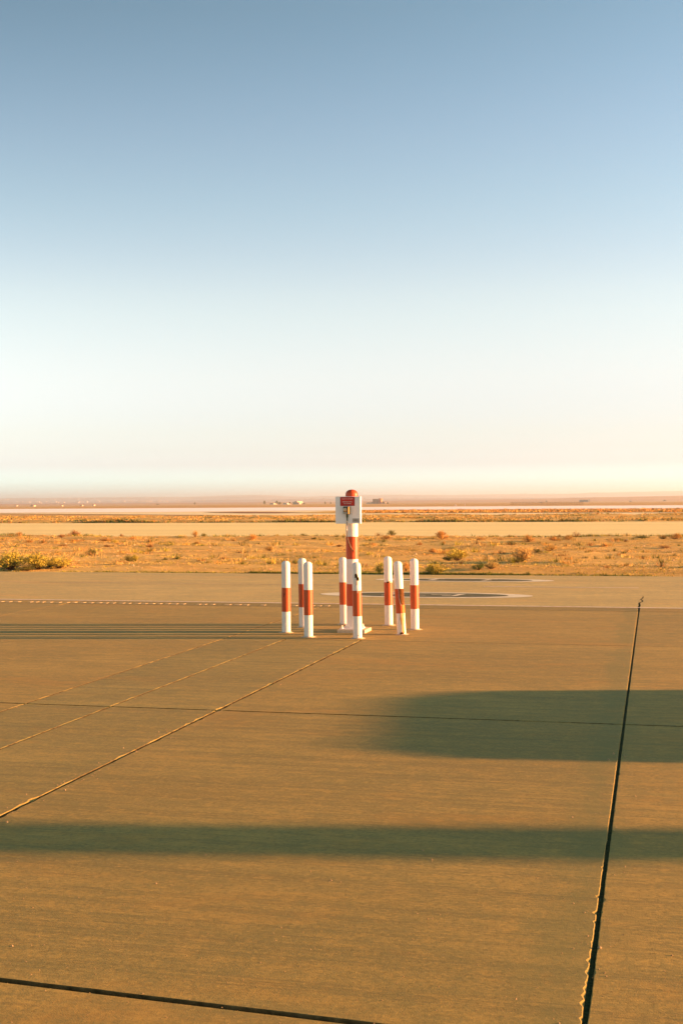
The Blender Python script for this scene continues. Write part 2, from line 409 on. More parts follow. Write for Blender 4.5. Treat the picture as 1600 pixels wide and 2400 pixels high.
for vi in range(len(vs_j) - 1):
    v0, v1 = vs_j[vi], vs_j[vi + 1]
    row = [u for u in us if not (v0 > 19 and u in (-5.66, -4.45))]
    for a, b in zip(row, row[1:]):
        near = v1 > 0 and v0 > -3
        def st(u): return (.016 if u == -.29 else .04 if u in (-4.45, -5.66, -6.66) else .3) if near else 1.5
        gv0, gv1 = vgap.get(v0, .03), vgap.get(v1, .03)
        mat = M['slab_dark'] if (a == -5.66 and v1 < 20 and v0 > 5) or (a == -6.66 and v0 < 13 and v0 > 5) else M['slab']
        vst = .1 if v0 > 0 else 1.0
        slab(a, b, v0, v1, (gv0, ugap.get(b, .02), gv1, ugap.get(a, .02)), (vst, st(b), vst, st(a)),
             ((.02, .012), (ubite(b)[0], ubite(b)[1]), (.02, .008), (ubite(a)[0] * .7, ubite(a)[1] * .5)), mat)
# edge strip between the slabs and the white line
for a, b in zip([-26.0, -12.35, -.29, 6.9], [-12.35, -.29, 6.9, 21.3]):
    slab(a, b, 25.1, 25.86, (.03, .03 if b != -.29 else .04, .004, .03 if a != -.29 else .04), (.2, .05, .3, .05), ((.03, .01), (.1, .015), (0, 0), (.1, .015)), M['edge'], 'edge_slab')
V = [uv(-27, -10, -.022), uv(22, -10, -.022), uv(22, 25.9, -.022), uv(-27, 25.9, -.022)]
mesh('joint_floor', [v - apron.location for v in V], [(0, 1, 2, 3)], M['joint'], apron)
# crumbs lying along the joints
cr = MB(); 
for k in range(900):
    r0 = rnd.random()
    if r0 < .45: u0 = -4.45; v0 = rnd.uniform(6, 19.2); spread = .05
    elif r0 < .6: u0 = -5.66; v0 = rnd.uniform(8, 19.2); spread = .03
    elif r0 < .7: u0 = -6.66; v0 = rnd.uniform(9, 25); spread = .03
    else: u0 = -.29; v0 = rnd.uniform(4.5, 25); spread = .05
    s_ = rnd.choice([-1, 1]); u1 = u0 + s_ * (.03 + abs(rnd.gauss(0, spread)))
    sz = rnd.uniform(.002, .007) * (1 if rnd.random() < .93 else 2)
    p = uv(u1, v0 + rnd.gauss(0, .05), sz * .3); q = rnd.uniform(0, 6.3)
    vv = [p + Vector((math.cos(q + t) * sz * rnd.uniform(.6, 1.2), math.sin(q + t) * sz * rnd.uniform(.6, 1.2), -sz * .4)) for t in (0, 1.57, 3.14, 4.71)]
    vv.append(p + Vector((rnd.uniform(-.3, .3) * sz, 0, sz * rnd.uniform(.5, 1))))
    cr.add(vv, [(0, 1, 4), (1, 2, 4), (2, 3, 4), (3, 0, 4)])
for k in range(1800):      # grit scattered on the slabs
    v0 = 4.5 + 17 * rnd.random() ** 1.4; u0 = -.25 * v0 + rnd.uniform(-.33, .33) * v0
    sz = rnd.uniform(.0015, .0045) * (1 if rnd.random() < .96 else 2.2)
    p = uv(u0, v0, sz * .3); q = rnd.uniform(0, 6.3)
    vv = [p + Vector((math.cos(q + t) * sz, math.sin(q + t) * sz * .8, -sz * .4)) for t in (0, 1.57, 3.14, 4.71)] + [p + Vector((0, 0, sz * .7))]
    cr.add(vv, [(0, 1, 4), (1, 2, 4), (2, 3, 4), (3, 0, 4)])
o = cr.build('concrete_crumbs', M['crumb'], kind='stuff'); o['label'] = 'crumbs of broken concrete along the apron joints'; o['category'] = 'debris'

# ------------------------------------------------------------------ taxi lane beyond the apron, with a crack running on from the joint
crack = []
v = 25.86
while v < 29.1:
    t = (v - 25.86) / 3.2
    crack.append((v, -.29 + (.10 * noise.noise(Vector((v * 1.1, 2, 0))) + .09 * noise.noise(Vector((v * 2.3, 5, 0)))) * min(1, t * 3) + .03 * t, .020 * (1 - t * .75) + .004))
    v += .09
LV0, LV1 = 25.86, 36.45
V = []; F = []
for v_, c_, w_ in crack:
    V += [uv(-1.6, v_), uv(c_ - w_, v_), uv(c_ + w_, v_), uv(.9, v_)]
for i in range(len(crack) - 1):
    a = 4 * i; F += [(a, a + 1, a + 5, a + 4), (a + 2, a + 3, a + 7, a + 6)]
ve = crack[-1][0]; n = len(V); last = 4 * (len(crack) - 1)
V += [uv(-1.6, LV1), uv(.9, LV1), uv(-320, LV0), uv(-320, LV1), uv(160, LV0), uv(160, LV1)]
F += [(last, last + 1, last + 2, last + 3, n + 1, n)]
F += [tuple([n + 2, 0] + [4 * i for i in range(1, len(crack))] + [n, n + 3])]
F += [tuple([3, n + 4, n + 5, n + 1] + [4 * i + 3 for i in range(len(crack) - 1, 0, -1)])]
mesh('taxi_lane', V, F, M['lane'], kind='structure')
V = [uv(-1.5, 25.8, -.03), uv(.8, 25.8, -.03), uv(.8, 29.3, -.03), uv(-1.5, 29.3, -.03)]
mesh('crack_floor', V, [(0, 1, 2, 3)], M['joint'], kind='structure')

def quad_strip(name, u0, u1, v0, v1, z, mat, wob=0.0, **k):
    n = max(1, int((u1 - u0) / 1.0)); V = []; F = []
    for i in range(n + 1):
        u = u0 + (u1 - u0) * i / n; d = wob * noise.noise(Vector((u * .7, v0, 0)))
        V += [uv(u, v0 + d, z), uv(u, v1 + d * .8, z)]
    for i in range(n): F.append((2 * i, 2 * i + 2, 2 * i + 3, 2 * i + 1))
    return mesh(name, V, F, mat, **k)
quad_strip('white_edge_line', -120, 60, 25.92, 26.04, .004, M['line'], .01, kind='structure')
quad_strip('white_guide_line', -60, -8.0, 31.64, 31.72, .004, M['line_faint'], .02, kind='structure')
quad_strip('white_guide_line', -4.15, -.35, 31.62, 31.72, .004, M['line'], .01, kind='structure')
mb = MB(); u = -60.0
while u < -6.6:
    L = rnd.uniform(.07, .13)
    if rnd.random() < (.95 if u < -9 else .7):
        a = .005; v0 = 25.30 + rnd.uniform(-.02, .02)
        P = [uv(u, v0, 0), uv(u + L, v0 + .01, 0), uv(u + L, v0 + .16, 0), uv(u, v0 + .15, 0)]
        mb.add(P + [p + Vector((0, 0, a)) for p in P], [(4, 5, 6, 7), (0, 1, 5, 4), (1, 2, 6, 5), (2, 3, 7, 6), (3, 0, 4, 7)])
    u += L + rnd.uniform(.05, .10)
o = mb.build('raised_sealant_dashes', simple('cream_sealant', (.46, .36, .18), .8, .2), kind='structure')
def ellipse(cu, cv, a, b, n=72): return [(cu + a * math.cos(2 * math.pi * i / n), cv + b * math.sin(2 * math.pi * i / n)) for i in range(n)]
def flat(name, pts, z, mat, parent=None, **k):
    return mesh(name, [uv(x, y, z) for x, y in pts], [tuple(range(len(pts)))], mat, parent, **k)
def marking(cu, cv, a, b, ai, bi, glyphs, label):
    r = empty('painted_surface_sign', (0, 0, 0), label=label, cat='ground marking', group='oval signs painted on the taxi lane')
    flat('white_oval', ellipse(cu, cv, a, b), .004, M['disc_white'], r)
    flat('dark_oval', ellipse(cu, cv, ai, bi), .008, M['disc_dark'], r)
    for g in glyphs:
        flat('stroke', [(cu + x, cv + y) for x, y in g], .012, M['disc_white'], r)
def st_(x0, y0, x1, y1, w, w2=None):
    L = math.hypot(x1 - x0, y1 - y0); nx, ny = -(y1 - y0) / L * w / 2, (x1 - x0) / L * w / 2
    return [(x0 - nx, y0 - ny), (x1 - nx, y1 - ny), (x1 + nx, y1 + ny), (x0 + nx, y0 + ny)]
marking(-5.12, 28.68, 2.47, .86, 1.92, .62, [st_(-.95, -.30, -.70, -.30, .10), st_(-.95, .02, -.70, .02, .10), st_(-.72, .30, -.9, -.30, .08),
        st_(-.20, .30, .85, .30, .07), st_(.85, .33, .70, -.35, .13), st_(.15, 0, .62, .0, .07), st_(.45, -.33, .75, -.33, .1), st_(-.3, -.28, .05, -.2, .06)],
        'nearer oval ground sign, dark with white rim, right behind the striped bollards')
marking(-5.02, 34.12, 2.44, .70, 1.86, .48, [st_(-.75, .28, -.9, -.30, .13), st_(-.9, -.3, -.7, -.3, .08), st_(.70, .28, .55, -.28, .13), st_(.55, -.28, .8, -.28, .08), st_(.7, .28, .9, .28, .07), st_(-.75, .28, -.55, .28, .07)],
        'farther oval ground sign on the taxi lane, just before the dry verge')

# ------------------------------------------------------------------ far paving
def band(name, v0, v1, z, mat, u0=-420, u1=200):
    return flat(name, [(u0, v0), (u1, v0), (u1, v1), (u0, v1)], z, mat, kind='structure')
TV0, TV1 = 73.9, 121.0
band('taxiway', TV0, TV1, 0.0, M['pave1'])
def pix_poly(name, pts, z, mat):
    return mesh(name, [at(x, y, z) for x, y in pts], [tuple(range(len(pts)))], mat, kind='structure')
pix_poly('runway_shoulder', [(-500, 1200.5), (0, 1203.5), (400, 1206.5), (800, 1208.7), (1600, 1207.5), (2300, 1205.5), (2300, 1186), (1600, 1191), (900, 1195), (0, 1200), (-500, 1202 - 3.5)], 0.0, M['pave2'])
pix_poly('runway', [(-500, 1202.2 - 3.6), (0, 1201.5), (400, 1199.5), (900, 1194.6), (1600, 1191), (2300, 1186.8), (2300, 1180), (1600, 1184), (900, 1188), (0, 1193), (-500, 1196.0)], 0.02, M['pave3'])

# verges with real relief
def verge(name, inside, u0, u1, v0, v1, du, dv, amp, seed, z0=-.03):
    nu = int((u1 - u0) / du) + 1; nv = int((v1 - v0) / dv) + 1; V = []; F = []
    for j in range(nv):
        v = v0 + (v1 - v0) * j / (nv - 1)
        e = min(1, min(v - v0, v1 - v) / 1.5)
        for i in range(nu):
            u = u0 + (u1 - u0) * i / (nu - 1)
            h = amp * (noise.fractal(Vector((u * .10, v * .28, seed)), .8, 2.1, 6) * .9 + .35)
            ed = .25 * noise.noise(Vector((u * .8, seed, j * .1))) if j in (0, nv - 1) else 0
            V.append(uv(u, v + ed, z0 + .005 + max(0.0, h) * e + .03 * e))
    for j in range(nv - 1):
        for i in range(nu - 1):
            k = j * nu + i; F.append((k, k + 1, k + nu + 1, k + nu))
    return mesh(name, V, F, M['soil'], smooth=True, kind='structure')
def vh(u, v, v0, v1, amp, seed, z0=-.03):
    e = max(0, min(1, min(v - v0, v1 - v) / 1.5))
    h = amp * (noise.fractal(Vector((u * .10, v * .28, seed)), .8, 2.1, 6) * .9 + .35)
    return z0 + .005 + max(0.0, h) * e + .03 * e
VG1 = (LV1, TV0, .16, 1.0)
VG2 = (TV1, 168.5, .30, 22.0)
verge('dry_verge', None, -46, 14, VG1[0], VG1[1], .22, .22, VG1[2], VG1[3])
verge('dry_verge', None, -330, -46, VG1[0], VG1[1], 3, 1.5, VG1[2], VG1[3])
verge('dry_verge', None, 14, 110, VG1[0], VG1[1], 3, 1.5, VG1[2], VG1[3])
verge('dry_verge', None, -110, 40, VG2[0], VG2[1], .9, .8, VG2[2], VG2[3])
# strip of scrubland between the two far pavings, narrowing to a point on the left
ISL = [(700, 1201.8), (810, 1202.3), (900, 1202), (1600, 1200), (2300, 1197.5), (2300, 1188.5), (1600, 1191.6), (900, 1195.2), (760, 1198.5)]
mesh('scrub_island', [at(x, y, .05) for x, y in ISL], [tuple(range(len(ISL)))], M['soil'], kind='structure')
ISL2 = [(475, 1200.6), (560, 1202.3), (640, 1202.6), (720, 1201.2), (640, 1199.6), (560, 1199.4)]
mesh('scrub_island', [at(x, y, .05) for x, y in ISL2], [tuple(range(len(ISL2)))], soil('brown_soil_patch', (.26, .14, .06), (.34, .2, .09), (.2, .12, .06)), kind='structure')

# ------------------------------------------------------------------ plants
def leafmat(name, col, var=.35):
    m = Mat(name, .85, .15); oi = m.n('ShaderNodeObjectInfo')
    n = m.noise(m.coords('world'), 2.2, 4, .6)
    c = m.ramp(n, [(.3, tuple(x * (1 - var) for x in col)), (.7, tuple(min(1, x * (1 + var)) for x in col))])
    c = m.mix(1.0, c, m.ramp(oi.outputs['Random'], [(0, (.8, .85, .8)), (1, (1.18, 1.1, 1.1))]), 'MULTIPLY')
    m.color(c); return m.m
M['straw'] = leafmat('dry_straw', (.54, .385, .12))
M['rust'] = leafmat('dry_rusty_twigs', (.58, .33, .075))
M['brown'] = leafmat('dry_brown_twigs', (.34, .18, .05))
M['olive'] = leafmat('olive_leaves', (.20, .19, .035))
M['green'] = leafmat('green_leaves', (.085, .13, .022))
M['yellow'] = leafmat('yellow_green_broom', (.46, .39, .055))
M['stem'] = simple('woody_stem', (.10, .06, .03), .9, .1)
def tuft(F, V, FM, p, n, h, spread, w, mi, r):
    for _ in range(n):
        a = r.uniform(0, 6.283); s = spread * r.random(); b = Vector((math.cos(a), math.sin(a), 0))
        q = p + b * s * .5; tip = q + b * (h * r.uniform(.1, .8)) + Vector((0, 0, h * r.uniform(.5, 1.1)))
        c = Vector((-b.y, b.x, 0)) * w * r.uniform(.6, 1.3); k = len(V)
        V += [q - c, q + c, tip]; F.append((k, k + 1, k + 2)); FM.append(mi)
def ground_cover(name, count, region, hz, hmin, hmax, w, blades, spread, palette, label, seed, dens=None):
    r = random.Random(seed); V = []; F = []; FM = []; k = 0; tries = 0
    while k < count and tries < count * 20:
        tries += 1
        u, v = region(r)
        d = noise.fractal(Vector((u * .16, v * .4, seed)), .8, 2.1, 5)
        if dens and r.random() > dens(d, u, v): continue
        mi = palette(r, d, u, v)
        h = r.uniform(hmin, hmax) * (1.3 if d > .2 else .8)
        tuft(F, V, FM, uv(u, v, hz(u, v) - .01), blades, h, spread, w, mi, r); k += 1
    o = mesh(name, V, F, [M['straw'], M['rust'], M['brown'], M['olive'], M['green'], M['yellow']], fm=FM, kind='stuff')
    o['label'] = label; o['category'] = 'grass'; return o
def reg(v0, v1, m=1.15):
    def f(r):
        v = r.uniform(v0, v1); c = -.247 * v; hw = .28 * v * m + 1; return c + r.uniform(-hw, hw), v
    return f
h1 = lambda u, v: vh(u, v, *VG1)
h2 = lambda u, v: vh(u, v, *VG2)
def pal1(r, d, u, v):
    x = r.random()
    if v < 46: return 0 if x < .42 else 5 if x < .74 else 3 if x < .88 else 1 if x < .95 else 2
    return 0 if x < .74 else 1 if x < .84 else 2 if x < .92 else 3 if d > .1 else 0
ground_cover('dry_grass', 34000, reg(LV1 + .1, TV0 - .1), h1, .015, .055, .010, 6, .15, pal1, 'short dry straw-coloured grass covering the verge beyond the taxi lane', 3, lambda d, u, v: .25 + max(0, min(.75, .5 + d * 1.6)))
ground_cover('dry_grass', 3600, lambda r: (lambda v: (-.247 * v + r.uniform(-.3, .3) * v, v))(LV1 + .02 + abs(r.gauss(0, .14))), h1, .03, .09, .012, 7, .12,
             lambda r, d, u, v: 4 if r.random() < .3 + d * .6 else (3 if r.random() < .6 else 5), 'green weeds fringing the near edge of the verge', 4, lambda d, u, v: .35 + d)
ground_cover('dry_grass', 1500, lambda r: (lambda v: (-.247 * v + r.uniform(-.31, .31) * v, v))(TV0 - abs(r.gauss(0, .7))), h1, .05, .20, .016, 8, .25,
             lambda r, d, u, v: r.choice([3, 3, 2, 5, 4]) if d > -.1 else r.choice([2, 1, 0]), 'olive weeds fringing the far edge of the verge', 8, lambda d, u, v: .3 + d * 1.4)
ground_cover('dry_scrub', 7000, reg(VG2[0] + .1, VG2[1] - .2), h2, .04, .16, .05, 9, 1.1,
             lambda r, d, u, v: (1 if r.random() < .45 else 0 if r.random() < .5 else 2) if d < .15 else r.choice([0, 3, 1]), 'low rusty scrub on the strip between the two far taxiways', 5, lambda d, u, v: .3 + d)
ground_cover('dry_scrub', 900, lambda r: (lambda v: (-.247 * v + r.uniform(-.32, .32) * v, v))(VG2[0] + abs(r.gauss(0, .6))), h2, .12, .30, .05, 8, .5,
             lambda r, d, u, v: r.choice([3, 2, 3, 4]), 'dark weeds along the near edge of the second strip', 15, lambda d, u, v: .3 + d)
def isl(r):
    t = r.random(); px = 790 + 900 * t ** .9; lo = 1202.2 - (px - 810) / 790 * 2.3; hi = 1195.4 - (px - 900) / 700 * 3.8
    p = at(px, r.uniform(hi + .3, lo - .2), .05); return (p.x * CU - p.y * SU, p.x * SU + p.y * CU)
ground_cover('dry_scrub', 2600, isl, lambda u, v: .05, .08, .26, .09, 9, 1.2, lambda r, d, u, v: r.choice([0, 1, 1, 2, 2, 3]), 'rusty scrub on the island between far taxiway and runway', 6, lambda d, u, v: .4 + d)

# pebbles
mb = MB(); r = random.Random(12)
for k in range(2600):
    u, v = reg(LV1 + .2, 72)(r); s = r.uniform(.012, .035) * (1 if r.random() < .96 else 2.5); z = h1(u, v); p = uv(u, v, z); q = r.uniform(0, 6)
    vv = [p + Vector((math.cos(q + t) * s * r.uniform(.7, 1.2), math.sin(q + t) * s * r.uniform(.7, 1.2), -.005)) for t in (0, 1.26, 2.5, 3.77, 5)] + [p + Vector((0, 0, s * r.uniform(.5, .9)))]
    mb.add(vv, [(i, (i + 1) % 5, 5) for i in range(5)])
o = mb.build('pebbles', simple('pale_pebbles', (.55, .38, .2), .9, .1, var=.3, sc=3, coord='world'), kind='stuff'); o['label'] = 'pale pebbles scattered over the dry verge'; o['category'] = 'stones'

# bushes: twigs and leaves of unit size (1 wide, 1 high), scaled by the copy
def bush_mesh(kind, seed):
    r = random.Random(seed); V = []; F = []; TV = MB()
    nst = {'tumble': 34, 'broom': 46, 'leafy': 26, 'mat': 20, 'thin': 16}[kind]
    nl = {'tumble': 1500, 'broom': 1500, 'leafy': 1200, 'mat': 900, 'thin': 330}[kind]
    tips = []
    for i in range(nst):
        a = r.uniform(0, 6.283); lean = r.random() ** .6
        rad = .47 * lean * r.uniform(.75, 1.05); top = (.98 - .55 * lean ** 2) * r.uniform(.7, 1.03)
        if kind == 'mat': top *= .8
        P = []
        for t in (0, .35, .7, 1):
            bend = t ** (1.1 if kind != 'tumble' else .75)
            P.append(Vector((math.cos(a) * rad * bend + r.uniform(-.02, .02) * t, math.sin(a) * rad * bend + r.uniform(-.02, .02) * t, top * (t if kind != 'tumble' else t ** .9))))
        tips.append(P); TV.tube(P, [.012, .009, .006, .003], 3)
    for i in range(nl):
        P = r.choice(tips); t = r.uniform(.25, 1) ** .7; k = min(2, int(t * 3)); f = t * 3 - k; c = P[k].lerp(P[k + 1], min(1, f))
        sp = {'tumble': .07, 'broom': .05, 'leafy': .06, 'mat': .08, 'thin': .05}[kind]
        c = c + Vector((r.gauss(0, sp), r.gauss(0, sp), r.gauss(0, sp * .8)))
        if c.z < .01: c.z = abs(c.z) + .01
        if kind in ('broom', 'thin', 'tumble'):
            d = Vector((c.x * .8 + r.gauss(0, .3), c.y * .8 + r.gauss(0, .3), .5 + r.random() * .6)).normalized() * r.uniform(.04, .10); w = .011
            if kind == 'tumble': d = Vector((r.gauss(0, 1), r.gauss(0, 1), r.gauss(0, .8))).normalized() * r.uniform(.04, .09)
            s = d.cross(Vector((r.gauss(0, 1), r.gauss(0, 1), r.gauss(0, 1)))).normalized() * w
            n = len(V); V += [c - s, c + s, c + d]; F.append((n, n + 1, n + 2))
        else:
            d = Vector((r.gauss(0, 1), r.gauss(0, 1), r.gauss(.4, .7))).normalized() * r.uniform(.025, .055)
            s = d.cross(Vector((r.gauss(0, 1), r.gauss(0, 1), r.gauss(0, 1)))).normalized() * r.uniform(.014, .028)
            n = len(V); V += [c, c + d * .5 - s, c + d, c + d * .5 + s]; F.append((n, n + 1, n + 2, n + 3))
    ml = bpy.data.meshes.new('foliage'); ml.from_pydata([tuple(x) for x in V], [], F)
    mt = bpy.data.meshes.new('stems'); mt.from_pydata(TV.v, [], TV.f); mt.materials.append(M['stem'])
    return ml, mt
BM = {}
def bush(px, py, w, h, kind, mat, label, cat='shrub', group='scrub bushes scattered on the dry verge'):
    """px, py: base in the photograph; w, h: photo pixels"""
    g = at(px, py); u = g.x * CU - g.y * SU; v = g.x * SU + g.y * CU
    D = g.y; z = h1(u, v) if LV1 < v < TV0 else (h2(u, v) if VG2[0] < v < VG2[1] else 0)
    s = D / FPX; variant = len([1 for o_ in bpy.data.objects if o_.name.startswith('bush')]) % 3
    key = (kind, mat, variant)
    if key not in BM:
        ml, mt = bush_mesh(kind, hash(kind) % 7 * 0 + sum(map(ord, kind)) + variant * 31); ml.materials.append(M[mat]); BM[key] = (ml, mt)
    ml, mt = BM[key]
    root = empty('bush', (g.x, g.y, z - .02), rndb.uniform(0, 6.28), label=label, cat=cat, group=group)
    root.scale = (w * s * 1.3, w * s * 1.15, h * s * 1.22)
    for nm, me in (('foliage', ml), ('stems', mt)):
        c = bpy.data.objects.new(nm, me); COL.objects.link(c); c.parent = root
rndb = random.Random(77)
BUSHES = [
 (28, 1337, 90, 44, 'broom', 'yellow', 'large yellow-green broom thicket at the left edge of the picture, by the taxi lane'),
 (92, 1336, 90, 38, 'broom', 'yellow', 'yellow-green broom bush beside the large left thicket, second from the left'),
 (140, 1335, 70, 24, 'broom', 'yellow', 'right and lowest end of the yellow-green thicket on the left verge'),
 (20, 1336, 60, 24, 'leafy', 'green', 'dark green leafy bush in the foot of the left thicket'),
 (66, 1338, 54, 16, 'leafy', 'olive', 'low olive leafy bush in front of the left yellow-green thicket'),
 (118, 1334, 50, 15, 'leafy', 'green', 'low green leafy bush in the right half of the left thicket'),
 (160, 1331, 44, 22, 'tumble', 'straw', 'pale straw bush trailing off the right of the left thicket'),
 (173, 1258, 31, 14, 'tumble', 'brown', 'round brown tumbleweed dome at the edge of the far taxiway, left'),
 (24, 1257, 52, 8, 'leafy', 'olive', 'long low olive bush at the far taxiway edge, far left'),
 (45, 1256, 24, 9, 'tumble', 'rust', 'small rusty bush on the right end of the far left olive bush'),
 (67, 1275, 28, 8, 'tumble', 'rust', 'low orange bush alone in the left verge, above the big thicket'),
 (145, 1263, 22, 8, 'tumble', 'brown', 'low brown bush left of the round tumbleweed dome'),
 (178, 1273, 42, 8, 'tumble', 'rust', 'wide low orange bush below the round tumbleweed dome'),
 (250, 1273, 50, 8, 'tumble', 'rust', 'long low orange-brown bush between the tumbleweed dome and the brighter orange one'),
 (313, 1267, 27, 9, 'tumble', 'rust', 'bright orange bush in the left middle verge near the far taxiway'),
 (285, 1257, 12, 6, 'leafy', 'brown', 'tiny dark tuft on the far taxiway edge, left of the centre'),
 (213, 1304, 29, 14, 'tumble', 'olive', 'round grey-green bush standing alone in the left verge'),
 (252, 1286, 22, 7, 'tumble', 'brown', 'low dark brown bush above the round grey-green bush'),
 (300, 1318, 38, 15, 'leafy', 'olive', 'mottled grey-green bush in the left verge, before a yellow one'),
 (318, 1317, 24, 16, 'broom', 'yellow', 'yellow broom tuft growing out of the mottled grey-green bush'),
 (352, 1286, 20, 7, 'tumble', 'brown', 'low brown bush in the verge above the mottled grey-green one'),
 (388, 1315, 16, 6, 'leafy', 'green', 'tiny green plant in the middle of the left verge'),
 (150, 1283, 26, 6, 'mat', 'brown', 'flat brown mat plant in the upper left verge'),
 (458, 1263, 18, 14, 'tumble', 'rust', 'upright orange bush by the far taxiway, left one of a pair with a green bush'),
 (478, 1258, 16, 9, 'broom', 'olive', 'small olive broom bush right beside the upright orange bush'),
 (463, 1278, 22, 7, 'tumble', 'rust', 'faint orange bush below the upright orange one'),
 (427, 1258, 18, 5, 'mat', 'green', 'flat green plant on the far taxiway edge left of the upright orange bush'),
 (548, 1268, 20, 8, 'tumble', 'straw', 'small straw-coloured bush left of the bright orange dome'),
 (590, 1266, 31, 13, 'tumble', 'rust', 'bright orange dome bush by the far taxiway, left of the post'),
 (648, 1259, 20, 7, 'broom', 'yellow', 'low yellow-green bush on the taxiway edge above the left bollards'),
 (710, 1259, 26, 8, 'leafy', 'olive', 'low olive bush on the taxiway edge left of the sign post'),
 (738, 1267, 22, 5, 'leafy', 'olive', 'flat dark olive bush left of the sign post, just below the taxiway edge'),
 (415, 1314, 22, 6, 'leafy', 'green', 'low dark green plant in the central verge left of the bollards'),
 (632, 1296, 30, 12, 'broom', 'straw', 'pale straw bush in the verge above the leftmost bollard'),
 (692, 1328, 18, 11, 'leafy', 'olive', 'small olive bush seen between the leftmost bollards'),
 (795, 1287, 20, 6, 'tumble', 'brown', 'small dark bush just left of the big post'),
 (917, 1261, 23, 13, 'tumble', 'olive', 'olive-brown bush on the taxiway edge right of the post'),
 (902, 1268, 34, 9, 'tumble', 'rust', 'low orange bush in front of the olive-brown one right of the post'),
 (1033, 1257, 30, 11, 'broom', 'brown', 'brown broom top standing behind the tall orange bush'),
 (1035, 1268, 32, 19, 'tumble', 'rust', 'tall orange bush by the far taxiway, right of the bollards'),
 (1122, 1272, 30, 7, 'tumble', 'rust', 'flat dark orange bush right of the tall orange bush'),
 (873, 1282, 26, 9, 'tumble', 'rust', 'orange bush in the verge just right of the post'),
 (983, 1284, 20, 8, 'tumble', 'rust', 'small orange bush above the right bollards'),
 (1038, 1285, 16, 11, 'broom', 'straw', 'straw tuft below the tall orange bush'),
 (1197, 1281, 26, 12, 'tumble', 'olive', 'olive bush just left of the bright orange dome on the right'),
 (1237, 1275, 31, 15, 'tumble', 'rust', 'bright orange dome bush in the right verge'),
 (1298, 1273, 34, 10, 'tumble', 'rust', 'low orange bush between two brighter domes on the right'),
 (1330, 1268, 26, 13, 'tumble', 'rust', 'orange dome bush just below the thin tall brown bush'),
 (1349, 1260, 20, 16, 'thin', 'brown', 'thin tall brown bush rising against the far taxiway on the right'),
 (1310, 1258, 8, 7, 'leafy', 'olive', 'tiny dark bush on the taxiway edge left of the thin tall one'),
 (1426, 1258, 10, 6, 'leafy', 'brown', 'tiny brown bush on the far taxiway edge, right part'),
 (1500, 1263, 48, 6, 'mat', 'green', 'bright green mat plant along the far taxiway edge on the right'),
 (1447, 1268, 34, 6, 'mat', 'olive', 'dull olive mat plant left of the bright green one'),
 (1552, 1268, 26, 10, 'tumble', 'rust', 'rusty bush left of the last orange one on the right'),
 (1583, 1268, 32, 14, 'tumble', 'rust', 'orange bush nearest the right edge of the picture by the taxiway'),
 (1465, 1275, 14, 5, 'tumble', 'brown', 'small dark bush in the right verge under the olive mat'),
 (1555, 1287, 34, 9, 'mat', 'brown', 'dark flat bush near the right edge in the middle of the verge'),
 (1415, 1284, 24, 6, 'tumble', 'rust', 'flat orange bush in the middle of the right verge'),
 (1462, 1307, 14, 7, 'leafy', 'green', 'tiny green plant alone in the right verge'),
 (1070, 1318, 62, 28, 'broom', 'yellow', 'broad yellow-green broom bush in the verge right of the bollards'),
 (1052, 1318, 34, 15, 'leafy', 'green', 'dark green heart at the left of the broad yellow-green bush'),
 (1015, 1303, 24, 10, 'tumble', 'rust', 'rusty bush above left of the broad yellow-green bush'),
 (1022, 1346, 60, 26, 'broom', 'yellow', 'yellow-olive bush on the lane edge right of the last bollard'),
 (1008, 1346, 36, 15, 'leafy', 'olive', 'olive leafy plant in the left foot of the lane-edge bush'),
 (1122, 1341, 40, 19, 'leafy', 'green', 'dark green spiky bush by the lane edge, right of centre'),
 (1150, 1339, 46, 18, 'broom', 'straw', 'straw-orange bush attached to the dark green spiky one'),
 (887, 1343, 24, 20, 'leafy', 'green', 'dark green spiky plant between post and bollards'),
 (950, 1340, 18, 21, 'tumble', 'rust', 'orange bush seen between the two right bollards'),
 (1222, 1321, 58, 34, 'broom', 'straw', 'tall straw-brown feathery bush on the right verge'),
 (1214, 1322, 34, 13, 'leafy', 'olive', 'olive foot of the tall feathery bush on the right verge'),
 (1287, 1305, 46, 17, 'broom', 'straw', 'wide straw bush right of the tall feathery one'),
 (1258, 1306, 26, 9, 'leafy', 'olive', 'olive plant between the feathery bush and the wide straw one'),
 (1236, 1348, 26, 9, 'leafy', 'green', 'bright green plant on the lane edge below the feathery bush'),
]
for b in BUSHES: bush(*b)
# low mounds of the same scrub, too many and too small to tell apart
def pal3(r, d, u, v): return r.choice([0, 1, 2, 3, 0, 3, 5])
ground_cover('low_scrub', 480, reg(LV1 + 3, TV0 - 1), h1, .08, .22, .012, 34, .5, pal3, 'low rusty clumps of scrub dotted over the verge', 31, lambda d, u, v: .15 + max(0, d))

# ------------------------------------------------------------------ bollards
def paintmat(name, col, dirt=.25, rough=.45):
    m = Mat(name, rough, .4); v = m.coords('obj', (1, 1, 1)); n = m.noise(v, 5, 6, .65)
    mp = m.n('ShaderNodeMapping'); m.l(v, mp.inputs[0]); mp.inputs['Scale'].default_value = (30, 30, 1.5); n2 = m.noise(mp.outputs[0], 1, 4, .6)
    c = m.mix(m.ramp(n, [(.45, 0), (.75, dirt)]), col, tuple(x * .75 for x in col))
    c = m.mix(m.ramp(n2, [(.52, 0), (.75, dirt * 1.2)]), c, (col[0] * .82, col[1] * .72, col[2] * .55))
    m.color(c); m.bump(n, .08, .004); return m.m
M['white'] = paintmat('bollard_white_paint', (.80, .76, .66))
M['orange'] = paintmat('bollard_orange_red_paint', (.49, .086, .014), .5)
M['post_red'] = paintmat('post_red_paint', (.52, .072, .012), .35)
M['caulk'] = simple('cream_base_collar', (.55, .44, .28), .9, .1, bump=.4)
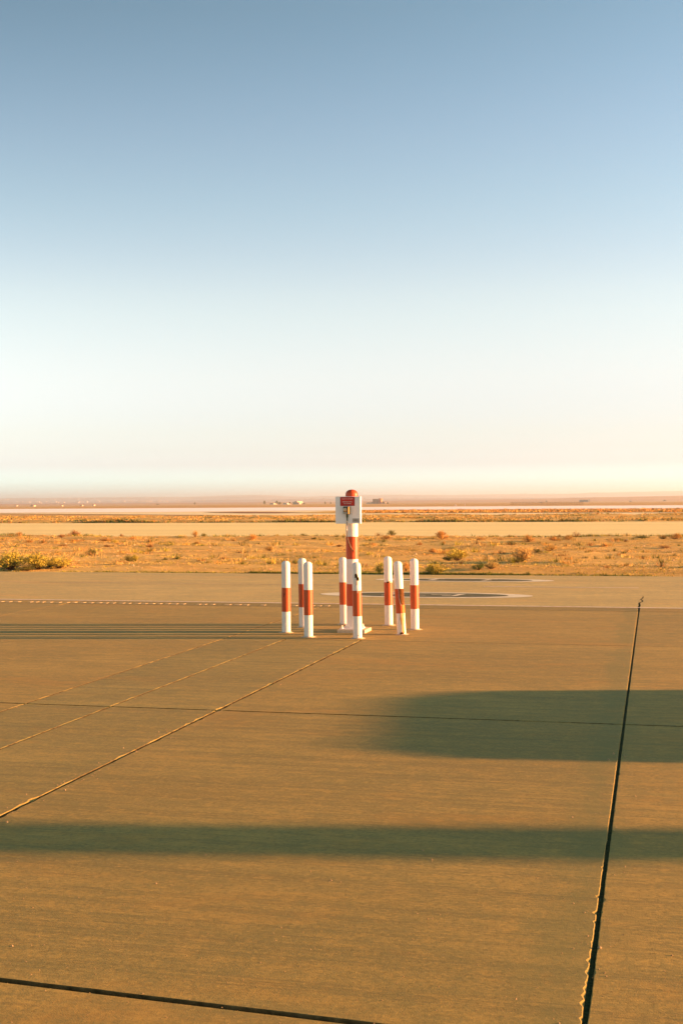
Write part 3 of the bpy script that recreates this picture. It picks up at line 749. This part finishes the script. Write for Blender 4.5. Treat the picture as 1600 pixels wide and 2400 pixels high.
m_ = Mat('rusted_steel', .9, .2); n_ = m_.noise(m_.coords('obj'), 22, 6, .7)
m_.color(m_.ramp(n_, [(.3, (.06, .028, .008)), (.6, (.14, .058, .012)), (.75, (.25, .11, .02))])).bump(n_, .6, .004); M['rust_steel'] = m_.m
M['black_hole'] = simple('deep_rust_hole', (.035, .022, .008), .95, .05)
m_ = Mat('rust_water_stain', .7, .2); n_ = m_.noise(m_.coords('obj', (12, 12, 2)), 2, 5, .6)
m_.color(m_.ramp(n_, [(.3, (.42, .20, .04)), (.5, (.56, .33, .10)), (.68, (.72, .60, .40))])); M['stain'] = m_.m
m_ = Mat('rust_drip_stain', .7, .2); n_ = m_.noise(m_.coords('obj', (30, 30, 3)), 2, 5, .6)
m_.color(m_.ramp(n_, [(.35, (.55, .36, .16)), (.6, (.74, .66, .5))])); M['drip'] = m_.m

BR = .0715; BH = 1.2
def cyl_patch(mb, r, outline, n=10):
    """patch on a cylinder: outline = list of (z, angle_lo, angle_hi) in degrees, angle 270 faces the camera, 360 the right"""
    vs = []; fs = []
    for z, a0, a1 in outline:
        for i in range(n + 1):
            a = R(a0 + (a1 - a0) * i / n); vs.append((r * math.cos(a), r * math.sin(a), z))
    for k in range(len(outline) - 1):
        for i in range(n):
            b = k * (n + 1) + i; fs.append((b, b + 1, b + n + 2, b + n + 1))
    mb.add(vs, fs)
GROUPB = 'red and white striped bollards ringed round the post'
bol = empty('bollard', (0, 0, 0), cat='bollard', group=GROUPB)
mb = MB(); prof = [(BR, -.04), (BR, .75 + .0), (BR, 1.135)]
for i in range(1, 9):
    a = i / 8 * math.pi / 2; prof.append((BR * (1 - .0) * (math.cos(a) ** .8 if i < 8 else 0.0001), 1.135 + .065 * math.sin(a)))
mb.lathe(prof, 40, cap=False); mb.build('post', M['white'], bol, smooth=True)
mb = MB(); mb.lathe([(BR + .0002, .352), (BR + .0014, .353), (BR + .0014, .752), (BR + .0002, .753)], 40, cap=False); mb.build('red_band', M['orange'], bol, smooth=True)
mb = MB(); rr = random.Random(4); wobt = [[rr.uniform(-.12, .12) for i in range(28)] for k in range(4)]
mb.lathe([(BR + .001, .016), (BR + .012, .013), (BR + .036, .005), (BR + .048, .0005)], 28, cap=False, wob=lambda k, i: wobt[k][i] * (.1 if k == 0 else 1)); mb.build('base_collar', M['caulk'], bol, smooth=True)
def copy_thing(o):
    c = o.copy(); COL.objects.link(c)
    for ch in list(o.children):
        d = ch.copy(); COL.objects.link(d); d.parent = c
    return c
BOL = [  # base pixel, lean of the top (dx per m), label
 (671, 1482.5, .0, 1.0, 'leftmost striped bollard of the ring, scuffed on its red band'),
 (711, 1470, -.012, 1.0, 'striped bollard half hidden behind the front left one'),
 (723, 1493.1, -.004, 1.0, 'striped bollard at the front left, clean and upright, second from the left at the front'),
 (806, 1462.9, -.012, 1.0, 'striped bollard at the back, partly hidden by the big post on its left side'),
 (838, 1496.3, -.012, 1.0, 'striped bollard in front of the big post with a rusted hole in its white top'),
 (911, 1465.6, -.012, 1.0, 'striped bollard with a rust crack round the top of its red band'),
 (941, 1487.4, -.052, 1.0, 'leaning striped bollard with peeled red paint and yellow rust stain'),
 (972, 1475.6, -.008, 1.0, 'rightmost striped bollard of the ring, clean and upright'),
]
bobs = []
for i, (px, py, lean, s, lab) in enumerate(BOL):
    o = bol if i == 0 else copy_thing(bol)
    o.location = at(px, py); o.rotation_euler = (0, lean, rnd.uniform(0, .0)); o['label'] = lab; bobs.append(o)
heights = [1.195, 1.2, 1.215, 1.19, 1.215, 1.21, 1.20, 1.205]
for o, h in zip(bobs, heights): o.scale = (1, 1, h / 1.2)
def jag(z0, z1, n, a0f, a1f, seed, j=4):
    r = random.Random(seed); out = []
    for k in range(n + 1):
        t = k / n; z = z0 + (z1 - z0) * t; out.append((z, a0f(t) + r.uniform(-j, j), a1f(t) + r.uniform(-j, j)))
    return out
# front bollard: rusted hole and drip
b = bobs[4]
mb = MB(); cyl_patch(mb, BR + .0012, jag(.84, .925, 7, lambda t: 256 + 5 * t, lambda t: 282 + 8 * t, 1, 5)); mb.build('rust_drip', M['drip'], b)
mb = MB(); cyl_patch(mb, BR + .0025, jag(.91, .962, 5, lambda t: 264 + (0 if t > .2 else 10), lambda t: 306 - 6 * t, 2, 4)); cyl_patch(mb, BR + .0025, jag(.955, 1.02, 5, lambda t: 246 + 4 * t, lambda t: 292 - 18 * t, 3, 4)); mb.build('rusted_hole', M['black_hole'], b)
mb = MB(); cyl_patch(mb, BR + .0026, jag(.715, .78, 5, lambda t: 277 - t, lambda t: 281 + 2 * t, 6, 1.2), 3); mb.build('paint_run', M['white'], b)
mb = MB(); cyl_patch(mb, BR + .0026, jag(.045, .058, 2, lambda t: 274, lambda t: 284, 7, 2), 3); mb.build('chip', M['rust_steel'], b)
# cracked bollard
b = bobs[5]
mb = MB(); cyl_patch(mb, BR + .0026, jag(.735, .765, 4, lambda t: 243 + abs(t - .7) * 28, lambda t: 296 - abs(t - .75) * 40, 8, 4)); mb.build('rust_crack', M['rust_steel'], b)
mb = MB(); cyl_patch(mb, BR + .0022, jag(.757, .772, 3, lambda t: 262 + 8 * t, lambda t: 318 - 10 * t, 9, 5)); mb.build('rust_stain', M['stain'], b)
mb = MB(); cyl_patch(mb, BR + .0030, jag(.75, .758, 2, lambda t: 286, lambda t: 352, 19, 4)); mb.build('lifted_paint_edge', M['white'], b)
# leaning bollard: peeled paint, stain and rusty foot
b = bobs[6]
r0 = random.Random(21); prof_ = []
for k in range(15):
    t = k / 14; z = .475 + (.750 - .475) * t
    a0 = 262 + (8 - 12 * t) + 3 * math.sin(t * 9) + r0.uniform(-1.5, 1.5) + (12 if t < .12 else 0)
    prof_.append((z, a0, 372))
mb = MB(); cyl_patch(mb, BR + .0020, prof_, 14); mb.build('bare_rust_patch', M['rust_steel'], b)
mb = MB(); cyl_patch(mb, BR + .0042, [(z, a - 2.8, a) for z, a, _ in prof_], 2); mb.build('curled_paint_edge', M['white'], b)
mb = MB(); cyl_patch(mb, BR + .0022, jag(.36, .49, 6, lambda t: 290 - 6 * abs(t - .5), lambda t: 362, 22, 4), 12); mb.build('stained_red_paint', simple('orange_stained_paint', (.52, .16, .02), .6, .2), b)
mb = MB(); cyl_patch(mb, BR + .0018, jag(.03, .351, 8, lambda t: 264 + 6 * math.sin(t * 5), lambda t: 316 + 8 * t, 23, 4), 12); mb.build('rust_stain', M['stain'], b)
mb = MB(); cyl_patch(mb, BR + .0030, jag(.0, .045, 4, lambda t: 232 + 26 * t, lambda t: 308 - 22 * t, 24, 5), 12); mb.build('rusty_foot', M['rust_steel'], b)
# leftmost: scuff
mb = MB(); cyl_patch(mb, BR + .0022, jag(.60, .665, 4, lambda t: 236 + 6 * t, lambda t: 250 + 8 * t, 25, 3), 5); mb.build('scuff', simple('scuffed_red_paint', (.20, .06, .025), .7, .2), bobs[0])

# ------------------------------------------------------------------ emergency fuel shut down post
PU, PV = -4.885, 20.52
base = uv(PU, PV, 0)
post = empty('shutdown_post', base, GRIDROT, label='tall red and white striped post with dome cap carrying the fuel shut down box', cat='post')
PR = .101
BZ = .05
bands = [(BZ, .385 + BZ, 'white_band'), (.385 + BZ, .75 + BZ, 'red_band'), (.75 + BZ, 1.165 + BZ, 'white_band'), (1.165 + BZ, 1.54 + BZ, 'red_band'), (1.54 + BZ, 2.05, 'white_band'), (2.05, 2.27, 'red_band')]
for z0, z1, nm in bands:
    mb = MB(); rr_ = PR if nm == 'white_band' else PR + .0012
    mb.lathe([(rr_ - .004, z0), (rr_, z0 + .0005), (rr_, z1 - .0005), (rr_ - .004, z1)], 48, cap=False)
    mb.build(nm, M['white'] if nm == 'white_band' else M['post_red'], post, smooth=True)
mb = MB(); pr = [(PR + .004, 2.27), (PR + .004, 2.29)]
for i in range(1, 11):
    a = i / 10 * math.pi / 2; pr.append(((PR + .004) * max(.0005, math.cos(a) ** .85), 2.29 + .085 * math.sin(a)))
mb.lathe(pr, 48, cap=False); mb.build('dome_cap', M['post_red'], post, smooth=True)
# pad and plate
mb = MB(); mb.box((.03, 0, .022), (.47, .50, .06), bev=.008); mb.build('concrete_pad', simple('pale_pad_concrete', (.56, .46, .30), .9, .1, bump=.4, sc=30), post)
mb = MB(); mb.box((0, 0, .0575), (.36, .36, .012), bev=.002); mb.build('base_plate', M['white'], post)
for sx in (-1, 1):
    for sy in (-1, 1):
        mb = MB(); mb.lathe([(.011, .06), (.011, .115), (.008, .118)], 8, c=(sx * .145, sy * .145, 0)); mb.lathe([(.022, .063), (.022, .083)], 6, c=(sx * .145, sy * .145, 0)); mb.build('bolt', M['white'], post)

# the box is a thing of its own fixed to the post: children of the post keep it one movable whole
BW, BHH, BD = .425, .45, .075
bz = 2.258 - BHH / 2; by = -(PR + BD / 2 + .012); bx = -.022
mb = MB(); mb.box((bx, by, bz), (BW, BD, BHH), bev=.004); box = mb.build('control_box', simple('white_enamel', (.86, .86, .78), .4, .5, var=.04, sc=6), post)
fy = by - BD / 2
mb = MB(); mb.box((.0, -(PR + .006), bz), (.12, .014, .34)); mb.build('bracket', M['white'], post)
# red sign: dark rim, red face and its lettering
sx0, sz0 = bx - .002, bz + BHH / 2 - .008 - .074
mb = MB(); mb.box((sx0 - .005, fy - .002, sz0), (.245, .004, .148)); sg = mb.build('red_sign', simple('sign_red', (.56, .026, .010), .5, .4, var=.08, sc=8), post)
mb = MB()
for (cx, cz, dx, dz) in ((0, .071, .245, .006), (0, -.071, .245, .006), (-.1195, 0, .006, .136), (.1195, 0, .006, .136)): mb.box((sx0 - .005 + cx, fy - .0045, sz0 + cz), (dx, .0015, dz))
mb.build('sign_rim', simple('sign_rim_dark_red', (.16, .02, .01), .5, .4), post)
M['letter'] = simple('white_lettering', (.80, .72, .60), .6, .2, var=.02)
M['letter_dark'] = simple('dark_lettering', (.12, .09, .04), .6, .2)
def text(body, size, loc, mat, parent, name='lettering'):
    cu = bpy.data.curves.new('txt', 'FONT'); cu.body = body; cu.size = size; cu.align_x = 'CENTER'; cu.align_y = 'CENTER'; cu.extrude = .0006; cu.offset = size * .012
    cu.resolution_u = 3
    t = bpy.data.objects.new('txt', cu); COL.objects.link(t)
    dg = bpy.context.evaluated_depsgraph_get(); me = bpy.data.meshes.new_from_object(t.evaluated_get(dg)); bpy.data.objects.remove(t)
    me.materials.clear(); me.materials.append(mat)
    me.transform(Matrix.Translation(loc) @ Matrix.Rotation(R(90), 4, 'X'))
    o = bpy.data.objects.new(name, me); COL.objects.link(o); o.parent = parent; return o
text('PUSH TO ACTIVATE', .0205, (sx0 - .005, fy - .0050, sz0 + .042), M['letter'], sg)
text('EMERGENCY FUEL', .0205, (sx0 - .005, fy - .0050, sz0 - .006), M['letter'], sg)
text('SHUT DOWN', .0205, (sx0 - .005, fy - .0050, sz0 - .036), M['letter'], sg)
# small grey tag
mb = MB(); mb.box((bx + .135, fy - .002, bz - .170), (.115, .003, .062)); tg = mb.build('grey_tag', simple('grey_tag_plate', (.42, .40, .32), .6, .3, var=.06), post)
text('ESD 2', .026, (bx + .135, fy - .0042, bz - .168), M['letter_dark'], tg)
# push button switch
kx, kz = bx - .012, bz - .002
mb = MB(); mb.box((kx, fy - .028, kz), (.112, .055, .122), bev=.005); sw = mb.build('switch_housing', simple('dark_green_housing', (.045, .055, .022), .6, .3), post)
mb = MB(); mb.lathe([(.034, 0), (.034, .012), (.030, .024), (.018, .032), (.001, .034)], 28); 
bt = mb.build('push_button', simple('cream_button', (.70, .52, .30), .4, .5), post, smooth=True); bt.rotation_euler = (R(90), 0, 0); bt.location = (kx - .018, fy - .055, kz + .008)
mb = MB(); mb.box((kx - .018, fy - .0565, kz - .045), (.066, .003, .020)); mb.build('label_strip', simple('pale_label', (.62, .58, .45), .5, .3), post)
mb = MB(); mb.box((kx + .037, fy - .075, kz), (.018, .045, .118), bev=.003); mb.build('hinged_cover', simple('ochre_cover', (.50, .30, .10), .5, .3), post)
# gland, conduit and drooping cable
cx_ = kx + .004; cy_ = fy - .022
mb = MB(); mb.lathe([(.013, 0), (.016, .01), (.016, .055), (.013, .06)], 12, c=(cx_, cy_, kz - .121)); mb.lathe([(.010, 0), (.010, .062)], 10, c=(cx_, cy_, kz - .183)); mb.build('cable_gland', simple('dark_green_gland', (.05, .065, .02), .6, .3), post, smooth=True)
zt = kz - .18
mb = MB(); mb.tube([(cx_, cy_, zt + .005), (cx_ - .006, cy_, zt - .05), (cx_ - .010, cy_ + .005, zt - .155)], [.0085, .009, .009], 10); mb.build('grey_conduit', simple('grey_conduit', (.36, .33, .27), .5, .4), post, smooth=True)
for zz, xx in ((zt - .012, cx_ - .002), (zt - .150, cx_ - .009)):
    mb = MB(); mb.lathe([(.014, 0), (.014, .014)], 10, c=(xx, cy_, zz)); mb.build('hose_clip', simple('bright_clip', (.75, .68, .55), .35, .5, .6), post)
pts = []
for i in range(15):
    t = i / 14; pts.append((cx_ - .010 + .088 * t ** 2.4, cy_ + .005 + (-PR - .014 - cy_ - .005) * t, zt - .155 - .345 * t ** .9))
mb = MB(); mb.tube(pts, .0075, 8); mb.build('drooping_cable', simple('black_cable', (.10, .075, .03), .5, .4), post, smooth=True)
mb = MB(); mb.lathe([(.020, 0), (.020, .016), (.012, .024), (.001, .025)], 14); e = mb.build('cable_entry', M['post_red'], post, smooth=True); e.rotation_euler = (R(90), 0, 0); e.location = (pts[-1][0] + .004, -PR + .002, pts[-1][2])

# bits lying by the pad
def chunk(px, py, s, lab):
    bm = bmesh.new(); bmesh.ops.create_icosphere(bm, subdivisions=2, radius=s)
    for v in bm.verts: v.co = v.co * (1 + .35 * noise.noise(v.co * 40 + Vector((px, 0, 0)))); v.co.z *= .5
    me = bpy.data.meshes.new('stone'); bm.to_mesh(me); bm.free(); me.materials.append(M['crumb'])
    o = bpy.data.objects.new('stone', me); COL.objects.link(o); o.location = at(px, py) + Vector((0, 0, s * .25)); tag(o, lab, 'stone', 'small stones on the apron')
chunk(871, 1480, .018, 'small dark stone at the right corner of the post pad')
chunk(1404, 2222, .011, 'small pale stone lying by the wide joint on the right, low in the picture')
chunk(1573, 2240, .006, 'tiny pale stone on the right slab near the picture edge')
chunk(707, 1480, .016, 'small dark stone between the two left bollards')

# ------------------------------------------------------------------ things in the far distance
M['fence'] = simple('weathered_fence_steel', (.20, .15, .09), .8, .2)
def wallmat(name, c): return simple(name, c, .9, .1, var=.12, sc=.4)
WM = {'cream': wallmat('cream_render', (.52, .42, .28)), 'white': wallmat('white_render', (.62, .54, .42)), 'brown': wallmat('brown_render', (.34, .22, .13)),
      'red': wallmat('red_render', (.50, .17, .07)), 'grey': wallmat('grey_sheet', (.22, .22, .20))}
WIN = simple('dark_window', (.05, .05, .05), .3, .5)
def building(px, D, blocks, label, cat='building', group=None, turn=-42):
    """blocks: (x0 px, x1 px, height px, material, depth m) on the terrain at distance D"""
    z = gz(D); s = D / FPX
    o = empty('building', (across(px, D), D, z), label=label, cat=cat, group=group)
    o.rotation_euler = (0, 0, R(turn))
    for n_, (x0, x1, h, m, dep) in enumerate(blocks):
        w = (x1 - x0) * s; hh = h * s; cx = ((x0 + x1) / 2 - px) * s
        mb = MB(); mb.box((cx, dep / 2 + n_ * .3, hh / 2 - .3), (w, dep, hh + .6)); mb.box((cx, dep / 2 + n_ * .3, hh + .15), (w + .4, dep + .4, .3)); mb.build('wall', WM[m], o)
        nw = int(w // 4)
        for k in range(nw):
            for fl in range(max(1, int(hh // 3))):
                mb = MB(); mb.box((cx - w / 2 + (k + .5) * w / nw, n_ * .3 - .03, 1.6 + fl * 3), (1.2, .12, 1.3)); mb.build('window', WIN, o)
    return o
building(880, 2000, [(873, 888, 11, 'brown', 12), (887, 893, 12, 'red', 10), (868, 896, 4, 'cream', 8), (857, 868, 2.6, 'cream', 6), (896, 903, 2.5, 'cream', 6)], 'blocky brown and red house right of the post on the horizon', turn=-14)
building(692, 2000, [(684, 690, 5.5, 'cream', 10), (690, 698, 7, 'cream', 12), (698, 704, 4.5, 'cream', 9)], 'tall cream farmhouse at the right end of the distant hamlet', group='houses of the distant hamlet')
building(668, 2020, [(662, 675, 3.2, 'white', 8)], 'long low pale house in the middle of the distant hamlet', group='houses of the distant hamlet')
building(637, 2040, [(630, 643, 2.5, 'cream', 8)], 'low cream house at the left end of the distant hamlet', group='houses of the distant hamlet')
building(1367, 2300, [(1357, 1377, 4.5, 'grey', 12), (1377, 1381, 6, 'white', 8)], 'long grey shed with a white end on the right plain', turn=-10)
building(75, 1700, [(71, 80, 1.7, 'cream', 8)], 'palest and longest low farm shed on the left plain', group='pale farm sheds on the left plain', turn=-6)
building(219, 1800, [(217, 221, 2.6, 'cream', 6)], 'small pale hut, tallest of the farm sheds, on the left plain', group='pale farm sheds on the left plain', turn=-6)
building(190, 1750, [(188, 193, 1.3, 'cream', 6)], 'flat pale shed left of the small hut on the left plain', group='pale farm sheds on the left plain', turn=-6)
building(38, 2100, [(35, 40, 1.2, 'cream', 6)], 'faint cream shed near the left edge of the plain', group='pale farm sheds on the left plain', turn=-6)
building(145, 1600, [(143, 146, 1.5, 'cream', 5)], 'tiny pale hut in the middle of the left plain', group='pale farm sheds on the left plain', turn=-6)
building(1267, 1700, [(1264, 1270, 2.0, 'cream', 6)], 'small pale hut above the fence line on the right plain', turn=-8)
building(1476, 2100, [(1474, 1479, 2.4, 'cream', 6)], 'tiny cream hut far right on the plain', turn=-8)
# distant town specks on the hills
mb = MB(); r = random.Random(8)
def hill_z(VV, nx, i, j): return VV[j * nx + i]
def town(VV, x0, x1, j0, j1, n, s0, s1):
    nx = 420
    for _ in range(n):
        px = r.gauss((x0 + x1) / 2, (x1 - x0) / 4) if r.random() < .6 else r.uniform(x0, x1)
        i = max(1, min(nx - 2, int((px + 2200) / 6000 * (nx - 1)))); j = r.randint(j0, j1); p = VV[j * nx + i]
        s = r.uniform(s0, s1); mb.box((p[0] + r.uniform(-30, 30), p[1] - 5, p[2] + s * .12), (s, 12, s * .45), mi=r.choice([0, 0, 1]))
town(MV, 270, 420, 3, 9, 50, 8, 16); town(MV, 0, 270, 3, 10, 26, 8, 15); town(MV, 420, 800, 4, 10, 30, 6, 14)
town(FV, 0, 700, 2, 7, 50, 12, 24); town(FV, 850, 1300, 2, 7, 50, 12, 24); town(MV, 840, 1000, 4, 9, 20, 7, 15)
o = mb.build('distant_town', [WM['white'], WM['cream']], kind='stuff'); o['label'] = 'pale houses of far-off towns scattered over the hazy hills'; o['category'] = 'town'
# trees of the hamlet
def tree(px, D, h, w, label, kind='tree', group='trees of the distant hamlet'):
    s = D / FPX; z = gz(D); H_ = h * s; W_ = w * s; r = random.Random(int(px * 7)); o = empty(kind, (across(px, D), D, z), label=label, cat='tree', group=group)
    mb = MB(); mb.tube([(0, 0, -.3), (.1, 0, H_ * .3), (.0, .1, H_ * .75)], [.25, .2, .08], 6); mb.build('trunk', M['stem'], o)
    V = []; F = []
    for k in range(420):
        a = r.uniform(0, 6.28); zz = r.uniform(.22, 1); rad = W_ / 2 * math.sin(min(1, (1 - zz) * 1.5 + .15) * 1.5) * r.random() ** .5
        rad *= 1 + .3 * noise.noise(Vector((math.cos(a) * 2, math.sin(a) * 2, zz * 4 + px)))
        c = Vector((math.cos(a) * rad, math.sin(a) * rad, zz * H_)); d = Vector((r.gauss(0, 1), r.gauss(0, 1), r.gauss(0, 1))).normalized() * .35; e_ = d.cross(Vector((r.gauss(0, 1), r.gauss(0, 1), 1))).normalized() * .3
        n = len(V); V += [c - d, c + e_, c + d, c - e_]; F.append((n, n + 1, n + 2, n + 3))
    mesh('crown', V, F, M['olive'], o)
tree(620, 1990, 9, 6, 'slim tree left of the distant hamlet'); tree(649, 1990, 9, 8, 'largest dark tree of the distant hamlet, left of the middle')
tree(656, 1985, 6, 7, 'lower dark tree touching the largest one on its right'); tree(679, 1990, 6, 5, 'small tree between the pale house and the farmhouse')
tree(712, 2000, 3.5, 5, 'low tree right of the cream farmhouse'); tree(762, 2000, 6, 3, 'slim tree between the hamlet and the post'); tree(775, 2010, 5, 3, 'slim small tree just left of the post')
tree(898, 1990, 6, 4, 'small tree right of the brown and red house', group='trees around the brown house'); tree(908, 2000, 3, 6, 'low bushy tree farther right of the brown house', group='trees around the brown house')
tree(1556, 2500, 3, 7, 'low dark tree on the right plain near the picture edge', group='lone trees on the plain'); tree(457, 2400, 5, 4, 'slim tree on the plain left of the hamlet', group='lone trees on the plain')
tree(370, 2300, 2.5, 6, 'flat tree on the left plain by the far town', group='lone trees on the plain'); tree(1280, 2500, 3, 4, 'small tree above the fence line on the right', group='lone trees on the plain')
# fence line beyond the runway on the right
a = Vector((across(1196, 436), 436, 0)); b = Vector((across(1366, 400), 400, 0))
fen = empty('fence', a, math.atan2(b.y - a.y, b.x - a.x), label='long low fence of close posts beyond the runway on the right', cat='fence')
L = (b - a).length; mb = MB(); k = 0.0
while k < L:
    mb.box((k, 0, .5), (.07, .07, 1.15 + .1 * math.sin(k * 3))); k += .85
o = mb.build('fence_post', M['fence'], fen); o['kind'] = 'stuff'
for zz in (.35, .7, 1.0):
    mb = MB(); mb.box((L / 2, .05, zz), (L, .03, .06)); mb.build('rail', M['fence'], fen)
mb = MB(); mb.box((0, 0, .5), (.22, .22, 1.0), bev=.02); mb.box((0, 0, 1.03), (.34, .34, .1), bev=.02); mk = mb.build('marker_post', WM['white'], loc=(across(1089, 430), 430, gz(430))); tag(mk, 'short white marker post standing alone beyond the runway', 'marker post')
mb = MB(); mb.box((0, 0, .2), (.7, .4, .5), bev=.05); mb.box((0, 0, .5), (.3, .3, .2), bev=.05); mk = mb.build('marker_light', WM['white'], loc=(across(1067, 425), 425, gz(425))); tag(mk, 'small white light box left of the marker post beyond the runway', 'light')

# ------------------------------------------------------------------ off the right edge of the frame: what casts the long shadows
sd = Vector((math.cos(R(SUN_AZ_BACK)), -math.sin(R(SUN_AZ_BACK)), 0)); sn = Vector((math.sin(R(SUN_AZ_BACK)), math.cos(R(SUN_AZ_BACK)), 0))
def sw_(s, w, z=0): return sd * s + sn * w + Vector((0, 0, z))
rot_s = -R(SUN_AZ_BACK)
mast = empty('floodlight_mast', sw_(33, 8.11), rot_s, label='tall grey floodlight mast standing off to the right of the apron', cat='floodlight')
mb = MB(); mb.lathe([(.41, 0), (.40, 6), (.36, 14), (.3, 19)], 32); mb.build('column', WM['grey'], mast, smooth=True)
mb = MB(); mb.lathe([(.62, 0), (.62, .22), (.45, .26)], 32); mb.build('footing', M['caulk'], mast)
mb = MB(); mb.box((0, 0, 19.1), (.3, 2.8, .25)); mb.build('crossarm', WM['grey'], mast)
for k in (-1.1, -.4, .4, 1.1):
    mb = MB(); mb.box((-.3, k, 18.9), (.3, .5, .4), bev=.03); mb.build('lamp_head', WM['grey'], mast)
van = empty('van', sw_(17.0, 12.76), rot_s, label='white box van parked off to the right of the apron', cat='van')
# length along y (w axis), from w 10.55 to 14.75
vp = [(-2.15, .35), (-2.15, 2.0), (-2.0, 2.26), (-1.6, 2.36), (1.2, 2.34), (1.78, 2.2), (2.02, 1.5), (2.14, 1.35), (2.2, 1.0), (2.2, .35)]
mb = MB(); n = len(vp); hw = .9
vs2 = [(-hw, y, z) for y, z in vp] + [(hw, y, z) for y, z in vp]
mb.add(vs2, [tuple(range(n)), tuple(reversed(range(n, 2 * n)))] + [(i, (i + 1) % n, n + (i + 1) % n, n + i) for i in range(n)]); mb.build('body', WM['white'], van)
for x in (-hw - .004, hw + .004):
    V = [(x, .85, 1.45), (x, 1.9, 1.45), (x, 1.72, 2.05), (x, .85, 2.05)]; mesh('side_window', V, [(0, 1, 2, 3)], WIN, van)
mesh('windscreen', [(-.8, 2.012, 1.54), (.8, 2.012, 1.54), (.8, 1.80, 2.16), (-.8, 1.80, 2.16)], [(0, 1, 2, 3)], WIN, van).location = (0, .01, .005)
for y in (-1.35, 1.35):
    for x in (-.8, .8):
        mb = MB(); mb.lathe([(.18, -.11), (.30, -.12), (.34, -.09), (.34, .09), (.30, .12), (.18, .11)], 24); w_ = mb.build('wheel', simple('tyre_rubber', (.03, .03, .03), .9, .2), van, smooth=True); w_.rotation_euler = (0, R(90), 0); w_.location = (x, y, .34)
for x in (-.7, .7):
    mb = MB(); mb.box((x, 2.2, .85), (.25, .05, .16), bev=.02); mb.build('headlight', M['letter'], van)

# ------------------------------------------------------------------ haze
HB, HT = -8.5, 80.0
mb = MB(); mb.box((0, 0, (HB + HT) / 2), (34000, 34000, HT - HB))
hz = mb.build('haze', [], kind='stuff')
m = bpy.data.materials.new('pale_air'); m.use_nodes = True; nt = m.node_tree; nt.nodes.clear()
pv = nt.nodes.new('ShaderNodeVolumePrincipled'); pv.inputs['Color'].default_value = (.86, 1.0, .98, 1); pv.inputs['Anisotropy'].default_value = .5; pv.inputs['Density'].default_value = 1.4e-4
ou = nt.nodes.new('ShaderNodeOutputMaterial'); nt.links.new(pv.outputs[0], ou.inputs['Volume']); hz.data.materials.append(m)
